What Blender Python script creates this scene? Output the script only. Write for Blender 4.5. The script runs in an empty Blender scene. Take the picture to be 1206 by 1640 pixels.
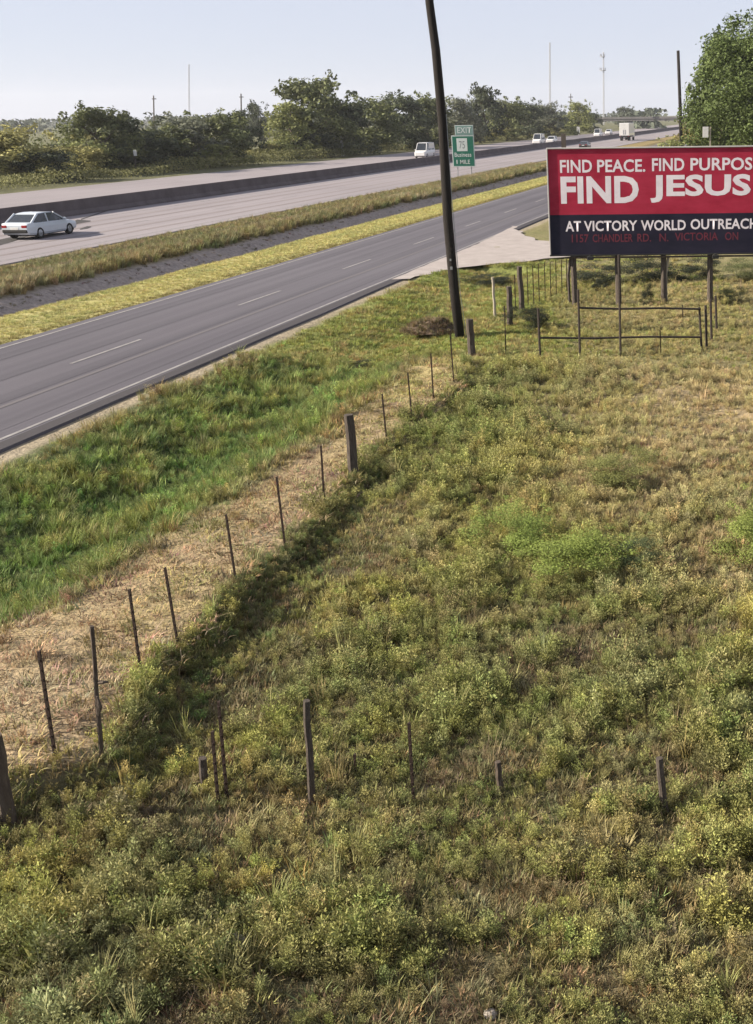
import bpy, bmesh, math, random
import numpy as np
from mathutils import Vector, Matrix
random.seed(7); rng = np.random.default_rng(7)
sc = bpy.context.scene
COL = sc.collection
# ------------------------------------------------------------------ camera
W, HH = 1206.0, 1640.0
H = 6.5                                   # height of the drone over the pasture
FPX, XC, YC, YHOR = 1750.0, 1010.0, 820.0, 184.0
pit = math.atan((YC - YHOR) / FPX); rol = 0.0115
cp, sp = math.cos(pit), math.sin(pit)
Fv = Vector((0, cp, -sp)); R0 = Vector((1, 0, 0)); U0 = Vector((0, sp, cp))
Rv = R0 * math.cos(rol) - U0 * math.sin(rol); Uv = U0 * math.cos(rol) + R0 * math.sin(rol)
cd = bpy.data.cameras.new('camera'); cam = bpy.data.objects.new('camera', cd); COL.objects.link(cam)
m = Matrix.Identity(4)
for i in range(3):
    m[i][0] = Rv[i]; m[i][1] = Uv[i]; m[i][2] = -Fv[i]
m[2][3] = H
cam.matrix_world = m
cd.sensor_width = 36; cd.sensor_fit = 'AUTO'; cd.lens = FPX / HH * 36
cd.shift_x = -(XC - W / 2) / HH; cd.shift_y = 0
cd.clip_start = 0.1; cd.clip_end = 9000
sc.camera = cam
# ------------------------------------------------------------------ sky, sun, exposure
SUN_EL, SUN_AZ = math.radians(27), math.radians(-98)      # azimuth measured clockwise from +Y
sv = Vector((math.sin(SUN_AZ) * math.cos(SUN_EL), math.cos(SUN_AZ) * math.cos(SUN_EL), math.sin(SUN_EL)))
wd = bpy.data.worlds.new('World'); sc.world = wd; wd.use_nodes = True
nt = wd.node_tree; bg = nt.nodes['Background']
sky = nt.nodes.new('ShaderNodeTexSky'); sky.sky_type = 'NISHITA'; sky.sun_disc = False
sky.sun_elevation = SUN_EL; sky.sun_rotation = SUN_AZ
sky.air_density = 0.8; sky.dust_density = 0.6; sky.ozone_density = 3.0; sky.altitude = 150
hz = nt.nodes.new('ShaderNodeMix'); hz.data_type = 'RGBA'; hz.inputs[0].default_value = 0.9      # thin even summer overcast
hz.inputs[7].default_value = (2.38, 2.46, 2.86, 1)
nt.links.new(sky.outputs[0], hz.inputs[6]); nt.links.new(hz.outputs[2], bg.inputs[0]); bg.inputs[1].default_value = 0.1
sd = bpy.data.lights.new('sun', 'SUN'); sd.energy = 5.0; sd.angle = math.radians(0.6); sd.color = (1, 0.89, 0.74)
so = bpy.data.objects.new('sun', sd); COL.objects.link(so); so.rotation_euler = sv.to_track_quat('Z', 'Y').to_euler(); so.location = (-30, 0, 30)
sc.view_settings.view_transform = 'Standard'; sc.view_settings.look = 'None'
sc.view_settings.gamma = 1; sc.view_settings.use_curve_mapping = False
sc.view_settings.exposure = 1.45
sc.cycles.max_bounces = 6; sc.cycles.diffuse_bounces = 3; sc.cycles.glossy_bounces = 2; sc.cycles.transmission_bounces = 4
sc.cycles.use_denoising = True

# ------------------------------------------------------------------ helpers
def ray(x, y):
    return (Fv + Rv * ((x - XC) / FPX) + Uv * ((YC - y) / FPX))
def at(x, y, z=0.0):
    r = ray(x, y); t = (z - H) / r.z
    return Vector((r.x * t, r.y * t, z))
def over(b, x, y):
    """point seen at (x, y) in the upright plane through ground point b that faces the camera's heading"""
    r = ray(x, y); t = b.y / r.y
    return Vector((r.x * t, b.y, H + r.z * t))
vr = ray(1267, 181); RD = Vector((vr.x, vr.y, 0)).normalized(); RN = Vector((RD.y, -RD.x, 0))   # along / across the road
TH = math.atan2(RD.x, RD.y)
def W2(d, s, z=0.0):
    return Vector((RN.x * d + RD.x * s, RN.y * d + RD.y * s, z))
def ds(p): return (p.x * RN.x + p.y * RN.y, p.x * RD.x + p.y * RD.y)
def depth(p): return (p - Vector((0, 0, H))).dot(Fv)

def _hash(ix, iy, seed):
    h = (ix.astype(np.int64) * 374761393 + iy.astype(np.int64) * 668265263 + seed * 974634777) & 0x7fffffff
    h = ((h ^ (h >> 13)) * 1274126177) & 0x7fffffff
    return ((h ^ (h >> 16)) & 0xffff) / 65535.0
def vnoise(x, y, seed=0):
    x = np.asarray(x, float); y = np.asarray(y, float)
    ix = np.floor(x); iy = np.floor(y); fx = x - ix; fy = y - iy
    fx = fx * fx * (3 - 2 * fx); fy = fy * fy * (3 - 2 * fy)
    a = _hash(ix, iy, seed); b = _hash(ix + 1, iy, seed); c = _hash(ix, iy + 1, seed); d = _hash(ix + 1, iy + 1, seed)
    return (a * (1 - fx) + b * fx) * (1 - fy) + (c * (1 - fx) + d * fx) * fy
def fbm(x, y, seed=0, o=3):
    r = 0; a = 0.5; t = 0
    for k in range(o):
        r = r + a * vnoise(x * 2 ** k, y * 2 ** k, seed + k * 17); t += a; a *= 0.5
    return r / t
def sstep(a, b, x):
    t = np.clip((np.asarray(x, float) - a) / (b - a), 0, 1); return t * t * (3 - 2 * t)

# materials --------------------------------------------------------------
def newmat(name):
    m = bpy.data.materials.new(name); m.use_nodes = True
    return m, m.node_tree, m.node_tree.nodes['Principled BSDF']
def N(t, ty, **k):
    n = t.nodes.new(ty)
    for a, b in k.items(): setattr(n, a, b)
    return n
def grainy(name, c1, c2, scale=8, rough=0.8, bump=0.3, bscale=None, metal=0.0, stretch=(1, 1, 1), dist=0.02, spec=0.3, k=.74):
    c1 = [q * k for q in c1]; c2 = [q * k for q in c2]
    m, t, b = newmat(name)
    tc = N(t, 'ShaderNodeTexCoord'); mp = N(t, 'ShaderNodeMapping'); mp.inputs['Scale'].default_value = stretch
    t.links.new(tc.outputs['Object'], mp.inputs[0])
    n = N(t, 'ShaderNodeTexNoise'); n.inputs['Scale'].default_value = scale; n.inputs['Detail'].default_value = 6; n.inputs['Roughness'].default_value = 0.65
    t.links.new(mp.outputs[0], n.inputs['Vector'])
    r = N(t, 'ShaderNodeValToRGB'); r.color_ramp.elements[0].position = 0.3; r.color_ramp.elements[1].position = 0.7
    r.color_ramp.elements[0].color = (*c1, 1); r.color_ramp.elements[1].color = (*c2, 1)
    t.links.new(n.outputs[0], r.inputs[0]); t.links.new(r.outputs[0], b.inputs['Base Color'])
    b.inputs['Roughness'].default_value = rough; b.inputs['Metallic'].default_value = metal; b.inputs['Specular IOR Level'].default_value = spec
    if bump:
        n2 = N(t, 'ShaderNodeTexNoise'); n2.inputs['Scale'].default_value = bscale or scale * 4; n2.inputs['Detail'].default_value = 4
        t.links.new(mp.outputs[0], n2.inputs['Vector'])
        bp = N(t, 'ShaderNodeBump'); bp.inputs['Strength'].default_value = bump; bp.inputs['Distance'].default_value = dist
        t.links.new(n2.outputs[0], bp.inputs['Height']); t.links.new(bp.outputs[0], b.inputs['Normal'])
    return m
def leafmat(name, src, transl=0.3):
    """src 'tint': colour carried by each scattered plant; 'object': colour of the object"""
    m, t, b = newmat(name)
    if src == 'tint':
        a = N(t, 'ShaderNodeAttribute'); a.attribute_type = 'INSTANCER'; a.attribute_name = 'tint'; col = a.outputs['Color']
    else:
        a = N(t, 'ShaderNodeObjectInfo'); col = a.outputs['Color']
    v = N(t, 'ShaderNodeAttribute'); v.attribute_type = 'GEOMETRY'; v.attribute_name = 'vary'
    mx = N(t, 'ShaderNodeVectorMath', operation='SCALE')
    t.links.new(col, mx.inputs[0]); t.links.new(v.outputs['Fac'], mx.inputs['Scale'])
    b.inputs['Roughness'].default_value = 0.7; b.inputs['Specular IOR Level'].default_value = 0.2
    t.links.new(mx.outputs[0], b.inputs['Base Color'])
    tr = N(t, 'ShaderNodeBsdfTranslucent'); t.links.new(mx.outputs[0], tr.inputs[0])
    mix = N(t, 'ShaderNodeMixShader'); mix.inputs[0].default_value = transl
    t.links.new(b.outputs[0], mix.inputs[1]); t.links.new(tr.outputs[0], mix.inputs[2])
    t.links.new(mix.outputs[0], t.nodes['Material Output'].inputs[0])
    return m

M_tuft = leafmat('tuft_leaf', 'tint', 0.22); M_leaf = leafmat('crown_leaf', 'object', 0.25)
M_bark = grainy('bark', (.06, .045, .035), (.14, .11, .085), 6, 0.95, 0.6, stretch=(3, 3, .6))
M_pole = grainy('creosote_pole', (.009, .007, .006), (.024, .018, .015), 9, 0.9, 0.7, stretch=(6, 6, .35))
M_wood = grainy('weathered_post', (.045, .036, .030), (.15, .122, .10), 14, 0.95, 0.8, stretch=(4, 4, .5))
M_palewood = grainy('pale_wood', (.3, .26, .2), (.5, .45, .37), 14, 0.95, 0.6, stretch=(4, 4, .5))
M_rust = grainy('rusty_steel', (.022, .014, .011), (.06, .034, .024), 30, 0.8, 0.4)
M_pipe = grainy('dark_pipe', (.018, .015, .013), (.06, .042, .032), 20, 0.7, 0.3)
M_white = grainy('white_paint', (.62, .62, .6), (.8, .8, .78), 6, 0.5, 0.05)
M_conc = grainy('barrier_concrete', (.085, .068, .072), (.15, .125, .130), .6, 0.9, 0.3, bscale=20)
M_stone = grainy('limestone', (.22, .19, .16), (.42, .38, .34), 9, .95, .6)
M_grey = grainy('galvanised', (.25, .26, .27), (.4, .41, .42), 12, 0.5, 0.1, metal=.4)
M_dark = grainy('dark_rubber', (.012, .012, .013), (.03, .03, .03), 20, 0.85, 0.2)

# meshes -------------------------------------------------------------------
def mesh(name, V, F, mat=None, vary=None, smooth=False):
    me = bpy.data.meshes.new(name)
    me.from_pydata([tuple(v) for v in V], [], [tuple(f) for f in F])
    if vary is not None:
        a = me.attributes.new('vary', 'FLOAT', 'FACE'); a.data.foreach_set('value', np.asarray(vary, dtype=np.float32))
    if mat: me.materials.append(mat)
    if smooth: me.polygons.foreach_set('use_smooth', [True] * len(me.polygons))
    me.update(); return me
def quadmesh(name, V, nq, mat, vary=None, k=4):
    """V: (nq*k, 3) array, separate k-gons"""
    me = bpy.data.meshes.new(name); V = np.asarray(V, dtype=np.float32)
    me.vertices.add(len(V)); me.vertices.foreach_set('co', V.ravel())
    me.loops.add(nq * k); me.loops.foreach_set('vertex_index', np.arange(nq * k, dtype=np.int32))
    me.polygons.add(nq); me.polygons.foreach_set('loop_start', np.arange(0, nq * k, k, dtype=np.int32))
    if vary is not None:
        a = me.attributes.new('vary', 'FLOAT', 'FACE'); a.data.foreach_set('value', np.asarray(vary, dtype=np.float32))
    me.materials.append(mat); me.update(calc_edges=True); me.validate(); return me
def put(name, me, parent=None, loc=None, **props):
    o = bpy.data.objects.new(name, me); COL.objects.link(o)
    if parent: o.parent = parent
    if loc is not None: o.location = loc
    for k, v in props.items():
        if v: o[k] = v
    return o
def thing(name, loc, label, cat, group=None, rz=0.0):
    o = bpy.data.objects.new(name, None); COL.objects.link(o); o.location = loc; o.rotation_euler = (0, 0, rz)
    o.empty_display_size = 0.2; o['label'] = label; o['category'] = cat
    if group: o['group'] = group
    return o
class MB:
    def __init__(s): s.V = []; s.F = []; s.mi = []; s.cur = 0
    def add(s, V, F):
        n = len(s.V); s.V += [Vector(v) for v in V]
        for f in F: s.F.append([i + n for i in f]); s.mi.append(s.cur)
        return s
    def box(s, c, sz, rz=0.0):
        x, y, z = [k / 2 for k in sz]; c = Vector(c); ca, sa = math.cos(rz), math.sin(rz)
        P = [(-x, -y, -z), (x, -y, -z), (x, y, -z), (-x, y, -z), (-x, -y, z), (x, -y, z), (x, y, z), (-x, y, z)]
        P = [c + Vector((p[0] * ca - p[1] * sa, p[0] * sa + p[1] * ca, p[2])) for p in P]
        return s.add(P, [(0, 3, 2, 1), (4, 5, 6, 7), (0, 1, 5, 4), (1, 2, 6, 5), (2, 3, 7, 6), (3, 0, 4, 7)])
    def tube(s, pts, rad, n=8, cap=True):
        pts = [Vector(p) for p in pts]
        if not hasattr(rad, '__len__'): rad = [rad] * len(pts)
        V = []; F = []
        for i, p in enumerate(pts):
            d = (pts[min(i + 1, len(pts) - 1)] - pts[max(i - 1, 0)]).normalized()
            a = d.cross(Vector((0, 0, 1)) if abs(d.z) < .9 else Vector((0, 1, 0))).normalized(); b = d.cross(a)
            for k in range(n):
                t = 2 * math.pi * k / n; V.append(p + (a * math.cos(t) + b * math.sin(t)) * rad[i])
        for i in range(len(pts) - 1):
            for k in range(n):
                F.append((i * n + k, i * n + (k + 1) % n, (i + 1) * n + (k + 1) % n, (i + 1) * n + k))
        if cap:
            F.append(tuple(range(n - 1, -1, -1))); F.append(tuple((len(pts) - 1) * n + k for k in range(n)))
        return s.add(V, F)
    def loft(s, rings, cap=True):
        n = len(rings[0]); V = [p for r in rings for p in r]; F = []
        for i in range(len(rings) - 1):
            for k in range(n): F.append((i * n + k, i * n + (k + 1) % n, (i + 1) * n + (k + 1) % n, (i + 1) * n + k))
        if cap: F.append(tuple(range(n - 1, -1, -1))); F.append(tuple((len(rings) - 1) * n + k for k in range(n)))
        return s.add(V, F)
    def mesh(s, name, mats, smooth=False, bevel=0.0):
        me = mesh(name, s.V, s.F, smooth=smooth)
        for q in (mats if isinstance(mats, (list, tuple)) else [mats]): me.materials.append(q)
        me.polygons.foreach_set('material_index', s.mi)
        b = bmesh.new(); b.from_mesh(me); bmesh.ops.recalc_face_normals(b, faces=b.faces)
        if bevel: bmesh.ops.bevel(b, geom=list(b.edges), offset=bevel, segments=1, affect='EDGES')
        b.to_mesh(me); b.free(); return me

# ------------------------------------------------------------------ zones (d across the road, s along it)
HW0, HW1 = -8.01 * H, -5.80 * H             # near carriageway
FC0, FC1 = -11.5 * H, -8.06 * H             # far carriageway
RDF, RDN = -3.70 * H, -2.51 * H             # frontage road, far and near edge of the asphalt
fence_px = [(-80, 1330), (20, 1262), (95, 1243), (163, 1238), (224, 1078), (284, 1030), (378, 930), (457, 877), (519, 808), (567, 757), (619, 702), (660, 668), (695, 650), (726, 612), (756, 570)]
dry_px = [(-120, 1060), (0, 1005), (120, 955), (250, 868), (340, 815), (430, 755), (500, 705), (560, 665), (620, 620), (680, 570), (728, 535)]
def curve_ds(px):
    P = sorted([ds(at(*p, .12))[::-1] for p in px]); return np.array([p[0] for p in P]), np.array([p[1] for p in P])
fS, fD = curve_ds(fence_px); gS, gD = curve_ds(dry_px)
S_END = ds(at(756, 570))[1]; S_COR = ds(at(170, 1225))[1]; S_BB = ds(at(900, 488))[1]
def pix(X, Y, Z=0.0):
    X = np.asarray(X, float); Y = np.asarray(Y, float); Z = np.asarray(Z, float) - H
    dz = X * Fv.x + Y * Fv.y + Z * Fv.z; dz = np.where(dz < 0.5, 0.5, dz)
    return XC + FPX * (X * Rv.x + Y * Rv.y + Z * Rv.z) / dz, YC - FPX * (X * Uv.x + Y * Uv.y + Z * Uv.z) / dz
def XY(d, s): return RN.x * d + RD.x * s, RN.y * d + RD.y * s
def gauss(px, py, cx, cy, rx, ry): return np.exp(-((px - cx) / rx) ** 2 - ((py - cy) / ry) ** 2)
def zones(d, s):
    """weights of the ground covers at points across the site"""
    d = np.asarray(d, float); s = np.asarray(s, float)
    X, Y = XY(d, s); px, py = pix(X, Y)
    wob = (fbm(d * .9, s * .9, 3) - .5) * 1.0
    fd = d - np.interp(s, fS, fD); gd = d - np.interp(s, gS, gD)
    z = {}
    east = sstep(RDN - .2, RDN + .8, d)
    past_line = sstep(S_END - 1.2, S_END + 1.0, s + wob)              # beyond the end of the roadside fence
    z['pasture'] = sstep(-.15, .35, fd + wob * .35) * (1 - past_line) * east
    z['dry'] = sstep(-.35, .35, gd + wob * .7) * (1 - sstep(-.15, .35, fd + wob * .35)) * (1 - past_line) * east
    z['ditch'] = (1 - sstep(-.35, .35, gd + wob * .7)) * (1 - past_line) * east
    z['beyond'] = past_line * east
    z['lawn'] = z['beyond'] * sstep(930, 860, px) * (s < S_BB + 12)
    z['gravel_edge'] = (1 - sstep(RDN + .35 + wob * .5, RDN + .75 + wob * .5, d)) * sstep(RDN - 1, RDN - .9, d)
    z['verge'] = sstep(-4.40 * H, -4.34 * H, d + wob * .3) * (d < RDF)
    z['ditchgrey'] = sstep(-4.78 * H, -4.72 * H, d + wob * .4) * (1 - z['verge']) * (d < RDF)
    z['brown'] = (d > HW1) * (1 - sstep(-4.78 * H, -4.72 * H, d + wob * .4))
    # tan, dry part of the pasture, towards the right
    tan = gauss(px, py, 1130, 660, 190, 120) + .8 * gauss(px, py, 1150, 900, 110, 60) + .7 * gauss(px, py, 1000, 780, 140, 50) + .35 * gauss(px, py, 620, 860, 130, 60)
    tan = tan + .7 * gauss(px, py, 1040, 500, 160, 28) + .6 * gauss(px, py, 1130, 458, 130, 20) + .5 * gauss(px, py, 470, 1310, 130, 60) + .55 * gauss(px, py, 1000, 1345, 130, 25) + .3 * gauss(px, py, 1050, 1560, 160, 70)
    z['tan'] = np.clip(tan * (.55 + .9 * fbm(X * .7, Y * .7, 11)), 0, 1)
    lush = gauss(px, py, 680, 690, 110, 110) + .6 * gauss(px, py, 620, 560, 130, 50) + .5 * gauss(px, py, 800, 640, 80, 60)
    z['lush'] = np.clip(lush * .8, 0, 1)
    z['murk'] = np.clip(gauss(px, py, 180, 1330, 230, 60) + .55 * gauss(px, py, 420, 1600, 320, 70) + .4 * gauss(px, py, 620, 1400, 120, 40), 0, 1)
    z['px'] = px; z['py'] = py; z['X'] = X; z['Y'] = Y; z['fd'] = fd; z['gd'] = gd
    return z
def height(d, s):
    d = np.asarray(d, float); s = np.asarray(s, float); X, Y = XY(d, s)
    h = np.full(np.broadcast(d, s).shape, -0.06)
    road = (sstep(RDF - .9, RDF - .2, d) * (1 - sstep(RDN + .1, RDN + 1.0, d))) + (d < HW1 + .8) * (d > FC0 - 1.5)
    fd = d - np.interp(s, fS, fD)
    lump = (fbm(X * .45, Y * .45, 5) - .5) * .30 + (fbm(X * 1.6, Y * 1.6, 9) - .5) * .13
    lump = lump * np.clip((90 - np.hypot(X, Y)) / 40, 0.0, 1)
    h = h + lump * (1 - np.clip(road, 0, 1)) * np.where(d > RDN, 1, .4)
    gd = d - np.interp(s, gS, gD); h = h + .26 * sstep(-1.2, .3, gd) * (1 - sstep(.0, .55, fd)) * (1 - sstep(S_END - 3, S_END + 1, s))
    h = h - .38 * np.exp(-((d + 12.6) / 1.7) ** 2) * (s < S_END + 20)                       # roadside ditch
    u = d / H
    h = h - .6 * np.exp(-((u + 4.5) / .15) ** 2) + .25 * np.exp(-((u + 4.95) / .16) ** 2)   # median swale
    return np.where(road > .99, -0.06, h)

def mixc(a, b, w):
    w = np.clip(w, 0, 1)[..., None]; return a * (1 - w) + b * w
def C(*c): return np.array(c, float)
def ground_colour(d, s):
    z = zones(d, s); X, Y = z['X'], z['Y']
    n = fbm(X * .8, Y * .8, 21); n2 = fbm(X * 3, Y * 3, 31)
    past = mixc(C(.095, .09, .048)[None], C(.14, .12, .065)[None], n)
    past = mixc(past, C(.33, .26, .16)[None], z['tan'] * .9)
    dry = mixc(C(.34, .26, .17)[None], C(.31, .25, .125)[None], n); dry = mixc(dry, C(.36, .31, .13)[None], sstep(700, 560, z['py']) * .8)
    dry = mixc(dry, C(.2, .135, .09)[None], sstep(.55, .75, n2) * .6)
    dit = mixc(C(.06, .08, .03)[None], C(.09, .105, .04)[None], n)
    bey = mixc(C(.17, .17, .07)[None], C(.24, .2, .11)[None], n)
    bey = mixc(bey, C(.2, .22, .07)[None], z['lawn'])
    col = np.zeros((len(X), 3)) + C(.13, .13, .07)
    for k, c in (('pasture', past), ('dry', dry), ('ditch', dit), ('beyond', bey)): col = mixc(col, c, z[k])
    col = mixc(col, mixc(C(.34, .29, .22)[None], C(.26, .22, .15)[None], n2), z['gravel_edge'] * (d > RDN - .3))
    col = mixc(col, mixc(C(.40, .365, .15)[None], C(.34, .31, .13)[None], n), z['verge'])
    col = mixc(col, mixc(C(.27, .235, .215)[None], C(.36, .315, .29)[None], n2), z['ditchgrey'])
    col = mixc(col, mixc(C(.20, .16, .07)[None], C(.26, .2, .09)[None], n), z['brown'])
    return col * .78

# ------------------------------------------------------------------ ground
def axis(segs):
    out = []
    for a, b, st in segs: out += list(np.arange(a, b, st))
    return np.array(out + [segs[-1][1]])
DX = axis([(-4000, -700, 300), (-700, -160, 40), (-160, -85, 6), (-85, -40, 1.5), (-40, -17, .35), (-17, 13, .2), (13, 30, 1.0), (30, 150, 12), (150, 700, 60), (700, 4000, 300)])
SX = axis([(-150, -10, 14), (-10, 4, 1.0), (4, 34, .22), (34, 64, .5), (64, 130, 2), (130, 400, 15), (400, 1500, 80), (1500, 6000, 400)])
D, S = np.meshgrid(DX, SX); Df, Sf = D.ravel(), S.ravel()
X, Y = XY(Df, Sf); Z = height(Df, Sf)
me = bpy.data.meshes.new('ground'); nd, ns = len(DX), len(SX)
me.vertices.add(len(X)); me.vertices.foreach_set('co', np.stack([X, Y, Z], 1).astype(np.float32).ravel())
ii = (np.arange(ns - 1)[:, None] * nd + np.arange(nd - 1)[None]).ravel()
Q = np.stack([ii, ii + 1, ii + nd + 1, ii + nd], 1).astype(np.int32)
me.loops.add(Q.size); me.loops.foreach_set('vertex_index', Q.ravel())
me.polygons.add(len(Q)); me.polygons.foreach_set('loop_start', np.arange(0, Q.size, 4, dtype=np.int32))
me.polygons.foreach_set('use_smooth', np.ones(len(Q), bool))
a = me.attributes.new('cover', 'FLOAT_COLOR', 'POINT')
gc = ground_colour(Df, Sf); a.data.foreach_set('color', np.concatenate([gc, np.ones((len(gc), 1))], 1).astype(np.float32).ravel())
me.update(calc_edges=True)
mg, t, b = newmat('ground_cover')
at_ = N(t, 'ShaderNodeAttribute'); at_.attribute_name = 'cover'
tc = N(t, 'ShaderNodeTexCoord'); n1 = N(t, 'ShaderNodeTexNoise'); n1.inputs['Scale'].default_value = 5; n1.inputs['Detail'].default_value = 8; n1.inputs['Roughness'].default_value = .7
t.links.new(tc.outputs['Object'], n1.inputs['Vector'])
mr = N(t, 'ShaderNodeMapRange'); mr.inputs[1].default_value = .3; mr.inputs[2].default_value = .7; mr.inputs[3].default_value = .62; mr.inputs[4].default_value = 1.35
t.links.new(n1.outputs[0], mr.inputs[0])
mx = N(t, 'ShaderNodeVectorMath', operation='SCALE'); t.links.new(at_.outputs['Color'], mx.inputs[0]); t.links.new(mr.outputs[0], mx.inputs['Scale'])
t.links.new(mx.outputs[0], b.inputs['Base Color']); b.inputs['Roughness'].default_value = .95; b.inputs['Specular IOR Level'].default_value = .1
n2 = N(t, 'ShaderNodeTexNoise'); n2.inputs['Scale'].default_value = 14; n2.inputs['Detail'].default_value = 6
t.links.new(tc.outputs['Object'], n2.inputs['Vector'])
bp = N(t, 'ShaderNodeBump'); bp.inputs['Strength'].default_value = .8; bp.inputs['Distance'].default_value = .06
t.links.new(n2.outputs[0], bp.inputs['Height']); t.links.new(bp.outputs[0], b.inputs['Normal'])
me.materials.append(mg)
put('ground', me, kind='structure')

# ------------------------------------------------------------------ roads
def roadmat(name, c1, c2, streak, big=.05):
    """asphalt / concrete with lengthways wear (x across, y along)"""
    c1 = [q * .72 for q in c1]; c2 = [q * .72 for q in c2]
    m, t, b = newmat(name)
    tc = N(t, 'ShaderNodeTexCoord')
    mp = N(t, 'ShaderNodeMapping'); mp.inputs['Scale'].default_value = (1.1, .012, 1); t.links.new(tc.outputs['Object'], mp.inputs[0])
    n = N(t, 'ShaderNodeTexNoise'); n.inputs['Scale'].default_value = streak; n.inputs['Detail'].default_value = 4; t.links.new(mp.outputs[0], n.inputs['Vector'])
    n3 = N(t, 'ShaderNodeTexNoise'); n3.inputs['Scale'].default_value = big; n3.inputs['Detail'].default_value = 5; t.links.new(tc.outputs['Object'], n3.inputs['Vector'])
    n4 = N(t, 'ShaderNodeTexNoise'); n4.inputs['Scale'].default_value = 25; n4.inputs['Detail'].default_value = 4; t.links.new(tc.outputs['Object'], n4.inputs['Vector'])
    s1 = N(t, 'ShaderNodeMath', operation='ADD'); t.links.new(n.outputs[0], s1.inputs[0]); t.links.new(n3.outputs[0], s1.inputs[1])
    s2 = N(t, 'ShaderNodeMath', operation='MULTIPLY_ADD'); t.links.new(n4.outputs[0], s2.inputs[0]); s2.inputs[1].default_value = .5; t.links.new(s1.outputs[0], s2.inputs[2])
    r = N(t, 'ShaderNodeMapRange'); r.inputs[1].default_value = .95; r.inputs[2].default_value = 1.55; t.links.new(s2.outputs[0], r.inputs[0])
    mx = N(t, 'ShaderNodeMix', data_type='RGBA'); mx.inputs[6].default_value = (*c1, 1); mx.inputs[7].default_value = (*c2, 1)
    t.links.new(r.outputs[0], mx.inputs[0]); t.links.new(mx.outputs[2], b.inputs['Base Color'])
    b.inputs['Roughness'].default_value = .85; b.inputs['Specular IOR Level'].default_value = .25
    bp = N(t, 'ShaderNodeBump'); bp.inputs['Strength'].default_value = .25; bp.inputs['Distance'].default_value = .01
    t.links.new(n4.outputs[0], bp.inputs['Height']); t.links.new(bp.outputs[0], b.inputs['Normal'])
    return m
M_asph = roadmat('asphalt', (.088, .082, .098), (.128, .120, .138), 2.2)
M_edge = roadmat('fresh_asphalt_edge', (.04, .036, .04), (.07, .064, .068), 1.5)
M_hwy = roadmat('highway_concrete', (.225, .203, .215), (.30, .272, .285), 1.6)
M_mark = grainy('worn_road_paint', (.19, .18, .18), (.32, .31, .305), 3, .8, 0)
M_seam = roadmat('tyre_track', (.18, .155, .155), (.25, .22, .22), 1.5)
root_frame = (0, 0, -TH)
def strip(name, d0, d1, s0, s1, z, mat, thick=0.0, wob=0.0, step=4.0, **pr):
    """sheet in road coordinates (object x = across, y = along)"""
    n = max(2, int((s1 - s0) / step)); mb = MB(); ss = np.linspace(s0, s1, n)
    e0 = d0 + wob * (fbm(ss * .5, ss * 0 + 3, 41) - .5); e1 = d1 + wob * (fbm(ss * .5, ss * 0 + 9, 43) - .5)
    V = []; F = []
    for i in range(n):
        V += [(e0[i], ss[i], z), (e1[i], ss[i], z)]
        if thick: V += [(e1[i] + .04, ss[i], z - thick), (e0[i] - .04, ss[i], z - thick)]
    k = 4 if thick else 2
    for i in range(n - 1):
        a, b_ = i * k, (i + 1) * k
        F.append((a, a + 1, b_ + 1, b_))
        if thick: F += [(a + 1, a + 2, b_ + 2, b_ + 1), (a + 3, a, b_, b_ + 3)]
    mb.add(V, F); o = put(name, mb.mesh(name, mat), **pr); o.rotation_euler = root_frame; return o
fr = strip('frontage_road', RDF, RDN + .06, -60, 700, 0.0, M_asph, .12, .12, kind='structure')
hw = strip('highway', HW0 + .3, HW1, -60, 900, 0.0, M_hwy, .1, kind='structure')
fc = strip('highway', FC0, FC1 - .3, -60, 900, 0.0, M_hwy, .1, kind='structure')
med = strip('highway_median', FC1 - .3, HW0 + .3, -60, 900, -0.004, M_seam, kind='structure')
strip('road_shoulder', RDN - .34, RDN + .05, -60, 700, .004, M_edge, 0, .08, 2.0, kind='structure')
def markings(dd, wid, s0, s1, mat=M_mark, dash=None, z=.008):
    mb = MB(); s = s0
    while s < s1:
        e = min(s1, s + (dash[0] if dash else 8)); mb.add([(dd - wid / 2, s, z), (dd + wid / 2, s, z), (dd + wid / 2, e, z), (dd - wid / 2, e, z)], [(0, 1, 2, 3)])
        s = s + dash[1] if dash else e
    o = put('road_marking', mb.mesh('road_marking', mat), kind='structure'); o.rotation_euler = root_frame
M_lane = roadmat('tyre_darkened_asphalt', (.075, .070, .084), (.118, .111, .128), 2.6)
for dd in (-2.70, -2.96, -3.22, -3.50): markings(dd * H, .55, -40, 400, M_lane, z=.0045)
M_track = roadmat('polished_wheel_path', (.12, .11, .118), (.15, .138, .146), 3)
markings(-2.585 * H, .11, -40, 500); markings(-3.64 * H, .11, -40, 500)
c1 = ds(at(85, 582))[1]; c0 = ds(at(360, 489))[1]
per = (c0 - c1); per = per / max(1, round(per / 12.2))
markings(-3.09 * H, .11, c1 - 6 * per, 500, dash=(3.6, per))
markings(-2.88 * H, .16, -40, 300, M_track, z=.006)
for dd, w in ((-7.55, .12), (-5.95, .12)): markings(dd * H, w, -40, 700)
markings(-6.75 * H, .1, -40, 700, dash=(3, 12.2))
for dd in (-7.28, -6.98, -6.5, -6.2): markings(dd * H, .45, -40, 600, M_seam, z=.005)
for dd in (-11.3, -8.7): markings(dd * H, .12, -40, 700)
for dd in (-10.5, -9.6): markings(dd * H, .1, -40, 700, dash=(3, 12.2))
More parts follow.
